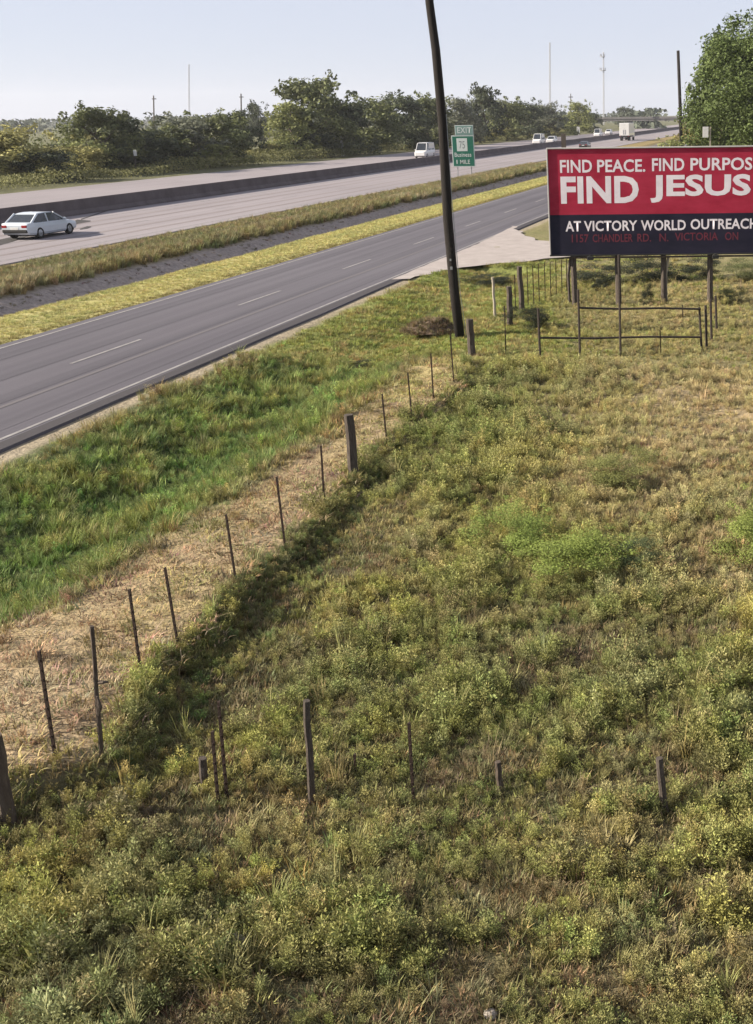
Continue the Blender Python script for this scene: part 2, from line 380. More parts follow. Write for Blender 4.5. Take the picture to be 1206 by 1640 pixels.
# pale gravel drive that leaves the frontage road and runs behind the billboard
drive_px = [(628, 447), (690, 421), (742, 400), (790, 379), (822, 362), (838, 374), (856, 384), (900, 386), (1020, 386), (1180, 390), (1180, 402), (1000, 405), (885, 413), (830, 419), (765, 425), (705, 434), (660, 445)]
P0_ = [at(x, y, .012) for x, y in drive_px]; P = []
for k, p in enumerate(P0_):
    q = P0_[(k + 1) % len(P0_)]; m_ = max(1, int((q - p).length / .5))
    for j in range(m_):
        v = p.lerp(q, j / m_); amp = .5 if k > 3 else .12
        P.append(v + Vector((amp * float(vnoise(np.array(v.x * 1.1), np.array(v.y * 1.1), 3) - .5), amp * 2 * float(vnoise(np.array(v.x * 1.1), np.array(v.y * 1.1), 4) - .5), 0)))
bm = bmesh.new(); f = bm.faces.new([bm.verts.new(p) for p in P]); bmesh.ops.triangulate(bm, faces=[f])
me = bpy.data.meshes.new('gravel_drive'); bm.to_mesh(me); bm.free()
M_gravel = grainy('pale_gravel', (.30, .265, .25), (.40, .36, .34), 1.2, .95, .5, bscale=30); me.materials.append(M_gravel)
drv = put('gravel_drive', me, kind='structure')

# ------------------------------------------------------------------ scattered ground plants
def tuft_blades(n, h, spread, wid, bend, seed, seg=2):
    r = np.random.default_rng(seed); V = []; F = []; vr_ = []
    for i in range(n):
        a = r.uniform(0, 6.283); rr = spread * math.sqrt(r.random()); hh = h * r.uniform(.5, 1.0)
        lean = bend * r.uniform(.2, 1.0) * hh; a2 = a + r.normal(0, .5)
        b0 = np.array([math.cos(a) * rr, math.sin(a) * rr, -.03]); dr = np.array([math.cos(a2), math.sin(a2), 0]); sd_ = np.array([-dr[1], dr[0], 0]) * wid / 2
        k = len(V)
        for j in range(seg):
            q = j / seg; c = b0 + dr * lean * q * q + np.array([0, 0, hh * q * (1 - .2 * q * bend)]); V += [c - sd_ * (1 - .5 * q), c + sd_ * (1 - .5 * q)]
        V.append(b0 + dr * lean + np.array([0, 0, hh * (1 - .2 * bend)]))
        for j in range(seg - 1): F.append((k + 2 * j, k + 2 * j + 1, k + 2 * j + 3, k + 2 * j + 2))
        F.append((k + 2 * seg - 2, k + 2 * seg - 1, k + 2 * seg)); v = r.uniform(.65, 1.35); vr_ += [v] * seg
    return V, F, vr_
def forb(ns_, nl, h, lean, ll, lw, seed, tipgrow=0.0):
    """leafy weed: stems fanning out of one root, small leaves all the way up"""
    r = np.random.default_rng(seed); V = []; F = []; vr_ = []
    for i in range(ns_):
        a = r.uniform(0, 6.283); L = r.uniform(.05, 1) ** .7 * lean; hh = h * r.uniform(.6, 1.0) * math.cos(L * .8)
        top = np.array([math.cos(a) * math.sin(L) * h, math.sin(a) * math.sin(L) * h, hh])
        for j in range(nl):
            q = (j + r.random()) / nl; q = .12 + .88 * q; c = top * q; c[2] = hh * q ** .85
            b_ = r.uniform(0, 6.283); el = r.uniform(.1, 1.1)
            d_ = np.array([math.cos(b_) * math.cos(el), math.sin(b_) * math.cos(el), math.sin(el)]); s_ = np.cross(d_, r.normal(size=3)); s_ /= np.linalg.norm(s_) + 1e-6
            l = ll * r.uniform(.6, 1.2) * (1 - .4 * q * (1 - tipgrow)); w = lw * r.uniform(.7, 1.2)
            k = len(V); V += [c, c + d_ * l * .5 + s_ * w / 2, c + d_ * l, c + d_ * l * .5 - s_ * w / 2]; F.append((k, k + 1, k + 2, k + 3)); vr_.append(r.uniform(.7, 1.3))
    return V, F, vr_
def plume(ns_, nl, h, lean, ll, lw, rad, seed):
    """upright bushy weed: several leafy plumes from one root, pale tips and dark feet coloured as lit and shaded"""
    r = np.random.default_rng(seed); n = ns_ * nl
    a = np.repeat(r.uniform(0, 6.283, ns_), nl); L = np.repeat(r.uniform(0, 1, ns_) ** .7 * lean, nl); hh = np.repeat(h * r.uniform(.55, 1.0, ns_), nl); q = r.uniform(.08, 1.0, n)
    ang = r.uniform(0, 6.283, n); rd = rad * np.sin(np.clip(q * .93 + .05, 0, 1) * math.pi) ** .6 * r.random(n) ** .5
    out = np.sin(L) * hh * q ** 1.2; c = np.stack([np.cos(a) * out + np.cos(ang) * rd, np.sin(a) * out + np.sin(ang) * rd, np.cos(L) * hh * q], 1)
    el = r.uniform(.15, 1.25, n); d = np.stack([np.cos(ang) * np.cos(el), np.sin(ang) * np.cos(el), np.sin(el)], 1)
    sd_ = np.cross(d, r.normal(size=(n, 3))); sd_ /= np.linalg.norm(sd_, axis=1, keepdims=True) + 1e-6
    l = ll * r.uniform(.6, 1.25, (n, 1)); w = lw * r.uniform(.7, 1.2, (n, 1))
    V = np.stack([c, c + d * l * .5 + sd_ * w / 2, c + d * l, c + d * l * .5 - sd_ * w / 2], 1).reshape(-1, 3)
    return V, [(4 * k, 4 * k + 1, 4 * k + 2, 4 * k + 3) for k in range(n)], (.62 + .55 * q) * np.repeat(r.uniform(.8, 1.25, ns_), nl) * r.uniform(.85, 1.15, n)  # young tips paler, with lit tops and shaded feet put into the colour
SRC = {}
def src(kind, builds):
    L = []
    for k, (V, F, v) in enumerate(builds):
        L.append(bpy.data.objects.new('plant_source', mesh('plant_source', V, F, M_tuft, v)))
    SRC[kind] = L
src('forb', [plume(6, 76, .36, .6, .034, .012, .060, s) for s in range(6)])
src('bushy', [plume(9, 62, .30, 1.0, .032, .012, .062, 40 + s) for s in range(6)])
src('airy', [plume(4, 50, .46, .45, .042, .012, .045, 70 + s) for s in range(4)])
src('grass', [tuft_blades(42, .40, .10, .012, .7, 20 + s, 3) for s in range(4)])
src('short', [tuft_blades(46, .16, .16, .014, .8, 30 + s, 2) for s in range(4)])
src('straw', [tuft_blades(34, .10, .22, .014, 1.6, 50 + s, 2) for s in range(4)])
src('stalk', [tuft_blades(14, .62, .10, .009, .35, 60 + s, 3) for s in range(3)])
def scatter(name, kind, d, s, scale, tint, zoff=0.0, squash=None):
    n = len(d); X, Y = XY(d, s); Z = height(d, s) + zoff
    me = bpy.data.meshes.new(name); me.vertices.add(n); me.vertices.foreach_set('co', np.stack([X, Y, Z], 1).astype(np.float32).ravel())
    rot = np.stack([rng.normal(0, .12, n), rng.normal(0, .12, n), rng.uniform(0, 6.283, n)], 1)
    scl = np.stack([scale, scale, scale * (1 if squash is None else squash) * rng.uniform(.8, 1.2, n)], 1)
    for nm, ty, ar, key in (('rot', 'FLOAT_VECTOR', rot, 'vector'), ('scl', 'FLOAT_VECTOR', scl, 'vector'), ('var', 'INT', rng.integers(0, len(SRC[kind]), n), 'value'),
                            ('tint', 'FLOAT_COLOR', np.concatenate([np.clip(tint * .86, .004, .9), np.ones((n, 1))], 1), 'color')):
        q = me.attributes.new(nm, ty, 'POINT'); q.data.foreach_set(key, np.asarray(ar, dtype=np.int32 if ty == 'INT' else np.float32).ravel())
    o = put(name, me, kind='stuff')
    g = bpy.data.node_groups.new('scatter_' + name, 'GeometryNodeTree')
    g.interface.new_socket('Geometry', in_out='INPUT', socket_type='NodeSocketGeometry'); g.interface.new_socket('Geometry', in_out='OUTPUT', socket_type='NodeSocketGeometry')
    gi = g.nodes.new('NodeGroupInput'); go = g.nodes.new('NodeGroupOutput'); ip = g.nodes.new('GeometryNodeInstanceOnPoints'); j = g.nodes.new('GeometryNodeJoinGeometry')
    ip.inputs['Pick Instance'].default_value = True
    for ob in SRC[kind]:
        oi = g.nodes.new('GeometryNodeObjectInfo'); oi.inputs['Object'].default_value = ob; oi.inputs['As Instance'].default_value = True
        g.links.new(oi.outputs['Geometry'], j.inputs[0])
    g.links.new(gi.outputs[0], ip.inputs['Points']); g.links.new(j.outputs[0], ip.inputs['Instance'])
    for nm, ty, sk in (('var', 'INT', 'Instance Index'), ('rot', 'FLOAT_VECTOR', 'Rotation'), ('scl', 'FLOAT_VECTOR', 'Scale')):
        na = g.nodes.new('GeometryNodeInputNamedAttribute'); na.data_type = ty; na.inputs['Name'].default_value = nm
        g.links.new([q for q in na.outputs if q.enabled and q.name == 'Attribute'][0], ip.inputs[sk])
    g.links.new(ip.outputs[0], go.inputs[0])
    md = o.modifiers.new('scatter', 'NODES'); md.node_group = g
    return o
def cells(x0, x1, y0, y1, step):
    gx, gy = np.meshgrid(np.arange(x0, x1, step), np.arange(y0, y1, step)); n = gx.size
    X = gx.ravel() + rng.uniform(0, step, n); Y = gy.ravel() + rng.uniform(0, step, n)
    k = (X > -.62 * Y - 4) & (X < .14 * Y + 6); X, Y = X[k], Y[k]
    return X * RN.x + Y * RN.y, X * RD.x + Y * RD.y
def tints(base, n, jit=.18, hue=.10):
    v = rng.normal(1, jit, (n, 1)); h = rng.normal(1, hue, (n, 3)); return base * np.clip(v, .5, 1.7) * h
def clearof(z):   # keep plants off the drive
    k = np.ones(len(z['px']), bool)
    poly = drive_px; px, py = z['px'], z['py']; ins = np.zeros(len(px), bool); j = len(poly) - 1
    for i in range(len(poly)):
        xi, yi = poly[i]; xj, yj = poly[j]
        with np.errstate(divide='ignore', invalid='ignore'):
            c = ((yi > py) != (yj > py)) & (px < (xj - xi) * (py - yi) / (yj - yi + 1e-9) + xi)
        ins ^= c; j = i
    return ~ins
OL, YG, GG, DG, TN, BR = C(.225, .235, .078), C(.325, .315, .092), C(.20, .22, .115), C(.085, .11, .04), C(.43, .355, .18), C(.19, .145, .09)
def pasture_tint(z, n):
    X, Y = z['X'], z['Y']
    a = fbm(X * .55, Y * .55, 71); b = fbm(X * 1.1 + 9, Y * 1.1, 73); c = fbm(X * .3, Y * .3 + 5, 77)
    t = mixc(np.tile(OL, (n, 1)), YG[None], np.clip(sstep(.40, .66, a) + .5 * sstep(1050, 700, z['py']), 0, 1)); t = mixc(t, GG[None], sstep(.55, .75, b) * .5)
    t = mixc(t, DG[None] * 1.5, sstep(.5, .75, c) * .5); t = mixc(t, C(.165, .20, .06)[None], z['lush'] * .85)
    t = mixc(t, TN[None], np.clip(z['tan'] * 1.0 + sstep(.7, .85, rng.random(n)) * .28, 0, .95)); t = mixc(t, BR[None], z['murk'] * sstep(.3, .7, rng.random(n)) * .7)
    return t
old_posts = [(14, 1318), (95, 1246), (163, 1243), (327, 1262), (348, 1290), (362, 1277), (499, 1288), (569, 1240), (662, 1292), (803, 1268), (1066, 1302)]
def pick(z, k): return {q: (v[k] if hasattr(v, '__len__') else v) for q, v in z.items()}
def pasture():
    d, s = cells(-24, 12, 4.2, 46, .122); z = zones(d, s); n = len(d); X, Y = z['X'], z['Y']
    dist = np.hypot(X, Y); w = np.maximum(z['pasture'], z['beyond'] * (1 - z['lawn'])) * (d > RDN + 1)
    low = np.ones(n)
    for x_, y_ in old_posts: low = np.minimum(low, 1 - .45 * ((np.abs(z['px'] - x_) < 16) & (z['py'] > y_ - 12) & (z['py'] < y_ + 75)))
    hole = sstep(.60, .74, fbm(X * 1.5 + 3, Y * 1.5, 85)) * (.35 + .65 * sstep(18, 11, dist))      # shorter, browner gaps; part of the brown paints shade between weeds
    lobe = fbm(X * .8, Y * .8, 81); mid = fbm(X * 2.2, Y * 2.2, 83)
    keep = (rng.random(n) < w * np.clip(17 / dist, .3, 1) * (1 - .3 * hole)) & clearof(z)
    size = (.60 + .44 * sstep(.36, .68, lobe) + .95 * (mid - .5)) * (1 - .55 * hole) * low * (np.maximum(dist, 12) / 14) ** .22 * (1 - .45 * z['tan']) * (1 - .35 * z['beyond'])
    shade_strip = sstep(.35, .6, z['fd']) * sstep(1.75, 1.25, z['fd'] + (mid - .5)) * sstep(20, 16, s) * (s > S_COR); size = size * (1 - .62 * shade_strip)
    size = size * (1 - .4 * sstep(.9, .3, z['fd']) * z['pasture']); size = np.maximum(size, np.where(shade_strip > .3, .22, .42)) * rng.uniform(.75, 1.25, n); kind = rng.random(n)
    tn = pasture_tint(z, n); dead = sstep(.58, .70, fbm(X * .7 + 31, Y * .7, 121)) * sstep(20, 12, dist); size = size * (1 - .3 * dead); tn = mixc(tn, BR[None], np.clip(hole * .7 + dead * rng.random(n) * .8, 0, 1)); tn = tints(tn, n, .15, .05)
    gr_share = .22 + .5 * z['tan'] + .15 * sstep(.5, .7, fbm(X * .4, Y * .4, 88))
    gr_share = gr_share + .4 * hole; k = keep & (kind > gr_share); t2 = rng.random(n)
    for nm, lo, hi in (('bushy', 0, .42), ('forb', .42, .85), ('airy', .85, 1.01)):
        q = k & (t2 >= lo) & (t2 < hi); scatter('pasture_weeds', nm, d[q], s[q], size[q], tn[q])
    k = keep & (kind <= gr_share); tg = mixc(tn, TN[None], rng.random(n) * .35); q = k & (t2 < .4); scatter('pasture_grass', 'grass', d[q], s[q], size[q] * .9, tg[q])
    q = k & (t2 >= .4); scatter('pasture_grass', 'short', d[q], s[q], size[q] * 1.5, tg[q])
    q = (rng.random(n) < w * .8 * sstep(26, 18, dist)) & clearof(z); un = tints(mixc(mixc(tn[q], TN[None], rng.random(q.sum()) * .55), BR[None], rng.random(q.sum()) * .5), q.sum())
    scatter('pasture_understory', 'short', d[q], s[q], rng.uniform(.65, 1.1, q.sum()), un * .8)  # tint darkened to paint deeper shadow between the weeds
    q = keep & (rng.random(n) < .009); scatter('pasture_seed_stalks', 'stalk', d[q], s[q], rng.uniform(.6, 1.0, q.sum()), tints(mixc(tn[q], TN[None], np.full(q.sum(), .5)), q.sum()))
pasture()
def fence_row():      # rank weeds along the foot of the roadside fence
    ss = rng.uniform(9, S_END - 1, 2400); near = sstep(24, 15, ss); n = len(ss)
    dd = np.interp(ss, fS, fD) + .12 + np.abs(rng.normal(0, 1, n)) * (.30 + .08 * near); k = rng.random(n) < .10 + .42 * near; dd, ss, near = dd[k], ss[k], near[k]; n = len(dd)
    scatter('fence_row_weeds', 'forb', dd, ss, rng.uniform(.3, .65, n) * (.72 + .2 * near), tints(mixc(np.tile(C(.10, .115, .045), (n, 1)), OL[None], rng.random(n) * .8), n))
fence_row()
def roadside():
    d, s = cells(-24, 4, 9, 62, .15); z = zones(d, s); n = len(d); dist = np.hypot(z['X'], z['Y']); ok = clearof(z)
    edge = sstep(RDN + .55, RDN + 1.3, d + (vnoise(z['X'] * 2, z['Y'] * 2, 5) - .5) * .9)
    k = (rng.random(n) < z['ditch'] * edge * np.clip(24 / dist, .4, 1)) & ok
    zz = {q: (v[k] if hasattr(v, '__len__') else v) for q, v in z.items()}; m_ = k.sum()
    a = fbm(zz['X'] * .6, zz['Y'] * .6, 91); b = fbm(zz['X'] * 1.4, zz['Y'] * 1.4, 95)
    t = mixc(np.tile(C(.10, .165, .045), (m_, 1)), C(.08, .125, .035)[None], sstep(.45, .7, a)); t = mixc(t, C(.17, .21, .06)[None], sstep(.45, .75, b) * .8)
    t = mixc(t, C(.25, .2, .11)[None], sstep(RDN + 1.8, RDN + .7, d[k]) * .5 + sstep(-.5, .1, zz['gd']) * .5)
    t = mixc(t, C(.18, .2, .06)[None], sstep(600, 480, zz['py']) * .4)
    t = t * C(1.7, 1.42, 1.5)[None]
    sc_ = rng.uniform(.6, 1.15, m_) * (dist[k] / 20) ** .3 * (.55 + .5 * sstep(.3, .7, b)) * (1 - .4 * sstep(560, 470, zz['py'])); t = tints(t, m_)
    gr = rng.random(m_) < .72
    g2 = gr & (rng.random(m_) < .5); g3 = gr & ~g2
    scatter('ditch_grass', 'grass', d[k][g2], s[k][g2], sc_[g2], t[g2]); scatter('ditch_grass', 'short', d[k][g3], s[k][g3], sc_[g3] * 1.8, t[g3]); scatter('ditch_weeds', 'forb', d[k][~gr], s[k][~gr], sc_[~gr] * .85, t[~gr])
    k = (rng.random(n) < z['dry'] * .75) & ok; m_ = k.sum()
    zz = {q: (v[k] if hasattr(v, '__len__') else v) for q, v in z.items()}; a = fbm(zz['X'] * .9, zz['Y'] * .9, 97)
    t = mixc(np.tile(C(.38, .285, .18), (m_, 1)), C(.37, .295, .135)[None], sstep(.4, .65, a)); t = mixc(t, C(.19, .125, .085)[None], sstep(.55, .72, fbm(zz['X'] * 2.2, zz['Y'] * 2.2, 111)) * .75); t = mixc(t, C(.40, .35, .13)[None], sstep(720, 580, zz['py']) * .8)
    t = mixc(t, C(.2, .2, .07)[None], (sstep(.62, .8, a) * .5 + sstep(.6, -.2, zz['gd']) * .5))
    scatter('mown_hay', 'straw', d[k], s[k], rng.uniform(.7, 1.3, m_) * (.75 + .8 * vnoise(zz['X'] * 1.6, zz['Y'] * 1.6, 113)), tints(t, m_, .22))
    g_ = rng.random(m_) < .09 + .3 * sstep(.8, .1, zz['gd']); scatter('mown_hay', 'short', d[k][g_], s[k][g_], rng.uniform(.7, 1.4, g_.sum()), tints(mixc(t[g_], C(.22, .21, .08)[None], rng.random(g_.sum()) * .8), g_.sum(), .2))
    k = (rng.random(n) < np.maximum(z['lawn'], z['beyond'] * .25) * np.clip(26 / dist, .3, 1) * sstep(RDN + .4, RDN + 1, d)) & ok; m_ = k.sum()
    zz = {q: (v[k] if hasattr(v, '__len__') else v) for q, v in z.items()}; a = fbm(zz['X'] * .6, zz['Y'] * .6, 98)
    t = mixc(np.tile(C(.23, .245, .065), (m_, 1)), C(.30, .27, .10)[None], sstep(.4, .65, a))
    scatter('mown_lawn', 'short', d[k], s[k], rng.uniform(.6, 1.0, m_) * (dist[k] / 26) ** .4, tints(t, m_, .15))
roadside()
def verges():
    n = 60000; s = 12 + 150 * rng.random(n) ** 1.4; d = rng.uniform(HW1 + .2, RDF - .1, n); z = zones(d, s); X, Y = z['X'], z['Y']
    k = (X > -.64 * Y - 5); a = fbm(d * .8, s * .25, 99); u = d / H
    kv = k & (rng.random(n) < z['verge'])
    t = mixc(np.tile(C(.46, .425, .17), (n, 1)), C(.38, .37, .15)[None], sstep(.4, .7, a)); t = mixc(t, C(.24, .21, .08)[None], sstep(-3.86, -3.76, u))
    t = mixc(t, C(.36, .3, .16)[None], sstep(-4.26, -4.34, u))
    scatter('verge_grass', 'short', d[kv], s[kv], rng.uniform(.5, .9, kv.sum()) * (s[kv] / 40) ** .3, tints(t[kv], kv.sum(), .09, .05))
    kb = k & (rng.random(n) < z['brown'] * .9) & (d > HW1 + .7)
    t = mixc(np.tile(C(.27, .235, .11), (n, 1)), C(.215, .205, .095)[None], sstep(.4, .65, a)); t = mixc(t, C(.34, .29, .17)[None], sstep(.6, .8, fbm(d * .5, s * .12, 101)))
    sc_ = rng.uniform(.6, 1.2, n) * (.8 + .6 * sstep(-5.1, -4.75, u)) * (s / 45) ** .3
    scatter('median_grass', 'grass', d[kb], s[kb], sc_[kb], tints(t[kb], kb.sum(), .15))
    kg = k & (rng.random(n) < z['ditchgrey'] * .10)
    scatter('swale_grass', 'short', d[kg], s[kg], rng.uniform(.5, .9, kg.sum()), tints(np.tile(C(.2, .17, .12), (kg.sum(), 1)), kg.sum()))
verges()


# ------------------------------------------------------------------ utility pole, posts and fences
def foot(px):
    b = at(*px)
    for _ in range(6): b = at(*px, float(height(*[np.array([q]) for q in ds(b)])[0]))
    return b
def line_post(name, base, top_px, r0, r1, mat, n=8, knob=None):
    """post from ground point base to the point seen at top_px, in its own coordinates"""
    b = base; t = over(base, *top_px) - b
    mb = MB(); k = 5; pts = [Vector((0, 0, -.12)).lerp(t, q / k) for q in range(k + 1)]
    if n > 6:
        for q in range(1, k): pts[q] += Vector((random.gauss(0, r0 * .12), random.gauss(0, r0 * .12), 0))
    mb.tube(pts, [r0 + (r1 - r0) * q / k for q in range(k + 1)], n)
    return mb.mesh(name, mat, smooth=False), b, t
def wood_post(base_px, top_px, r, label, group, mat=None, name='wooden_post', cat='fence post'):
    b = foot(base_px); me, b, t = line_post(name, b, top_px, r, r * .9, mat or M_wood, 9)
    return put(name, me, loc=b, label=label, category=cat, group=group)
def steel_post(base_px, top_px, label, group, mat=None, name='steel_post'):
    """studded T-post: flange, web and a tapered spade under ground"""
    b = foot(base_px); t = over(b, *top_px) - b
    mb = MB(); w = .016
    R1 = [Vector((-w, -.008, 0)), Vector((w, -.008, 0)), Vector((w, .004, 0)), Vector((.006, .004, 0)), Vector((.006, .03, 0)), Vector((-.006, .03, 0)), Vector((-.006, .004, 0)), Vector((-w, .004, 0))]
    mb.loft([[v + Vector((0, 0, -.2)) for v in R1], [v + t for v in R1]])
    L = t.length
    for k in range(int(L / .11)):
        mb.box(t * ((k + .6) * .11 / L) + Vector((0, -.014, 0)), (.018, .012, .022))
    return put(name, mb.mesh(name, mat or M_rust), loc=b, label=label, category='fence post', group=group)

GA = 'posts of the roadside pasture fence'
wood_post((14, 1318), (-10, 1178), .075, 'thick dark wooden corner post at the left edge of the pasture', GA, M_bark)
w = wood_post((163, 1243), (147, 1003), .024, 'tall crooked grey stick post with a short stub of a branch', GA, M_bark, 'stick_post')
b_ = w.location; mb = MB(); p0 = over(b_, 159, 1093) - b_; p1 = over(b_, 173, 1092) - b_
mb.tube([p0, p0.lerp(p1, .6) + Vector((0, -.02, .01)), p1], [.022, .018, .012], 6); put('branch_stub', mb.mesh('branch_stub', M_bark), w)
mb = MB(); q0 = over(b_, 160, 1130) - b_; mb.tube([q0 - Vector((.02, .03, .1)), q0 + Vector((.01, -.03, 0)), q0 + Vector((0, -.02, .12))], [.012, .03, .014], 6); put('knot', mb.mesh('knot', M_bark), w)
w = steel_post((92, 1246), (62, 1043), 'rusty steel post tied to a splintered pale wooden stake', GA)
b_ = w.location; mb = MB(); mb.tube([over(b_, 104, 1262) - b_, over(b_, 92, 1222) - b_, over(b_, 84, 1205) - b_], [.035, .03, .012], 6); put('wooden_stake', mb.mesh('wooden_stake', M_palewood), w)
mb = MB(); mb.tube([over(b_, 108, 1258) - b_ + Vector((.02, -.05, 0)), over(b_, 103, 1222) - b_ + Vector((.02, -.05, 0))], [.025, .008], 5); put('wooden_stake', mb.mesh('wooden_stake', M_palewood), w)
steel_post((225, 1079), (207, 944), 'kinked rusty post leaning left, third thin post up the hay strip', GA)
steel_post((285, 1032), (264, 909), 'rusty steel post where the pasture weeds spread into the hay strip', GA)
steel_post((378, 931), (362, 824), 'rusty steel post beside the reddish bare patch of the hay strip', GA)
steel_post((457, 878), (443, 764), 'rusty steel post, second below the stout grey wooden post', GA)
steel_post((519, 809), (514, 714), 'rusty steel post just below the stout grey wooden post', GA)
w = wood_post((568, 758), (558, 664), .098, 'stout grey wooden post halfway up the roadside fence', GA)
steel_post((619, 703), (612, 631), 'rusty steel post just above the stout grey wooden post', GA)
steel_post((660, 669), (653, 597), 'rusty steel post, second above the stout grey wooden post', GA)
steel_post((695, 652), (690, 566), 'rusty steel post with a dark tuft at its foot, near the utility pole', GA)
steel_post((727, 613), (721, 534), 'last rusty steel post before the corner by the utility pole', GA)
wood_post((756, 571), (752, 511), .115, 'short thick wooden corner post at the foot of the utility pole', GA)
GB = 'posts of the old fence across the pasture'
wood_post((327, 1262), (324, 1214), .045, 'short orange-brown wooden stump beside two thin dark posts', GB, None, 'wooden_stump')
steel_post((348, 1290), (340, 1172), 'dark thin post, lower one of the close pair in the weeds', GB)
steel_post((362, 1277), (350, 1124), 'dark thin post, taller one of the close pair in the weeds', GB)
wood_post((499, 1288), (491, 1122), .038, 'tall slim weathered wooden post standing alone in the weeds', GB)
steel_post((569, 1240), (568, 1208), 'small dark post end barely showing above the weeds', GB)
steel_post((662, 1292), (655, 1158), 'tall dark steel post in the middle of the weeds', GB)
wood_post((803, 1268), (797, 1220), .035, 'short dark leaning stake almost buried in weeds', GB, M_bark, 'wooden_stake')
wood_post((1066, 1302), (1056, 1214), .04, 'pale brown wooden stake with a split top, right side of the pasture', GB, None, 'wooden_stake')
# utility pole by the fence corner
pb = at(737, 536)
path = [(737, 540), (728, 470), (717, 350), (709, 200), (698, 80), (688, 5), (683, -60), (680, -110)]
pts = [over(pb, *q) - pb for q in path]; pts[0] = Vector((0, 0, -.3))
mb = MB(); mb.tube(pts, [.155, .152, .146, .138, .128, .12, .117, .115], 14)
P_ = thing('utility_pole', pb, 'tall dark leaning utility pole beside the roadside fence corner', 'utility pole')
put('pole_shaft', mb.mesh('pole_shaft', M_pole, smooth=True), P_)
mb = MB(); q = pts[2]; mb.tube([q + Vector((.17, -.06, 3.0)), q + Vector((.175, -.06, .5)), pts[1] + Vector((.19, -.06, 0)), Vector((.2, -.06, 0))], .012, 5); put('ground_wire', mb.mesh('ground_wire', M_grey), P_)
for h_, w_ in ((2.1, .07), (2.35, .05)):
    q = pts[0].lerp(pts[2], (h_ + .3) / (pts[2].z + .3)); mb = MB(); mb.box(q + Vector((-.02, -.158, 0)), (w_, .012, w_ * 1.3)); put('number_tag', mb.mesh('number_tag', M_grey), P_)
pb = at(1092, 262); mb = MB(); top = over(pb, 1086, 81) - pb
mb.tube([Vector((0, 0, -.3)), top * .5 + Vector((.03, 0, 0)), top], [.26, .23, .2], 10)
P_ = thing('utility_pole', pb, 'bare dark utility pole behind the billboard, left of the big tree', 'utility pole')
put('pole_shaft', mb.mesh('pole_shaft', M_pole, smooth=True), P_)

# yard fence round the foot of the billboard
GC = 'thin posts fencing the billboard yard'
yf = [((793, 507), (789, 444), 'w', 'pale whitewashed thin post in the mown grass left of the billboard yard'),
      ((818, 522), (815, 459), 'W', 'short weathered wooden post on a dark tuft, left of the billboard yard'),
      ((836, 498), (832, 427), 'W', 'taller weathered wooden post at the rear left of the billboard yard'),
      ((826, 497), (824, 440), 's', 'thin steel post close beside the taller weathered wooden post'),
      ((810, 568), (808, 490), 's', 'thin rusty post between the short corner post and the pipe fence'),
      ((846, 492), (844, 428), 's', None), ((855, 489), (853, 425), 's', None), ((864, 485), (862, 422), 's', None), ((873, 481), (872, 420), 's', None),
      ((882, 477), (881, 419), 's', None), ((891, 473), (890, 417), 's', None), ((900, 470), (899, 416), 's', None), ((908, 468), (907, 415), 's', None),
      ((1094, 508), (1093, 488), 's', 'small thin stake inside the pipe fence, near its right end'),
      ((1059, 568), (1057, 528), 's', 'short rusty post in front of the pipe fence')]
row = ['first and nearest', 'second', 'third', 'fourth', 'fifth', 'sixth', 'seventh', 'last and farthest']; ri = 0
for bp_, tp_, k, lb in yf:
    if lb is None: lb = '%s thin steel post of the row receding under the billboard' % row[ri]; ri += 1
    if k == 'W': wood_post(bp_, tp_, .10, lb, GC)
    elif k == 'w': wood_post(bp_, tp_, .05, lb, GC, M_palewood)
    else: steel_post(bp_, tp_, lb, GC)
# pipe fence
b0 = at(865, 572); PF = thing('pipe_fence', b0, 'dark two-rail pipe fence in front of the billboard posts', 'fence')
def fpost(bx, tx, r=.035):
    b = at(*bx); t = over(b, *tx); mb = MB(); mb.tube([b - b0 - Vector((0, 0, .1)), t - b0], r, 7); put('fence_post', mb.mesh('fence_post', M_pipe), PF); return b, t
for bx, tx in (((865, 572), (862, 494)), ((929, 570), (926, 464)), ((994, 568), (991, 408)), ((1124, 557), (1120, 492))): fpost(bx, tx)
rails = [((926, 493), (1122, 495), at(929, 570), at(1124, 557)), ((863, 541), (1122, 540), at(865, 572), at(1124, 557))]
for (a, c, g0, g1) in rails:
    mb = MB(); p, q = over(g0, *a) - b0, over(g1, *c) - b0
    mb.tube([p, p.lerp(q, .33) - Vector((0, 0, .02)), p.lerp(q, .66) + Vector((0, 0, .015)), q], .032, 7); put('rail', mb.mesh('rail', M_pipe), PF)
for bx, tx in (((1132, 556), (1130, 489)), ((1140, 545), (1138, 480)), ((1148, 528), (1146, 474))): fpost(bx, tx, .04)

# ------------------------------------------------------------------ billboard
bl = at(882, 489); yb = bl.y; pl = over(bl, 877, 239); lowp = over(bl, 881, 408)
ppm = (pl.z - lowp.z) / 169.0; BW = 372 * ppm; BHt = pl.z - lowp.z
BB = thing('billboard', (pl.x, yb, 0), 'wide red and navy billboard on wooden posts reading FIND JESUS', 'billboard')
def panel(name, z0, z1, x0, x1, y, mat, nx=60, nz=16, amp=.003, seed=0):
    V = []; F = []
    for j in range(nz + 1):
        for i in range(nx + 1):
            x = x0 + (x1 - x0) * i / nx; z = z0 + (z1 - z0) * j / nz
            V.append((x, y - amp * float(fbm(np.array(x * 1.3), np.array(z * 1.9), seed + 5)), z))
    for j in range(nz):
        for i in range(nx): a = j * (nx + 1) + i; F.append((a, a + 1, a + nx + 2, a + nx + 1))
    return put(name, mesh(name, V, F, mat, smooth=True), BB)
def vinyl(name, c1, c2):
    return grainy(name, c1, c2, .9, .75, .08, bscale=5, spec=.12, stretch=(1, 1, 2.2), k=1)
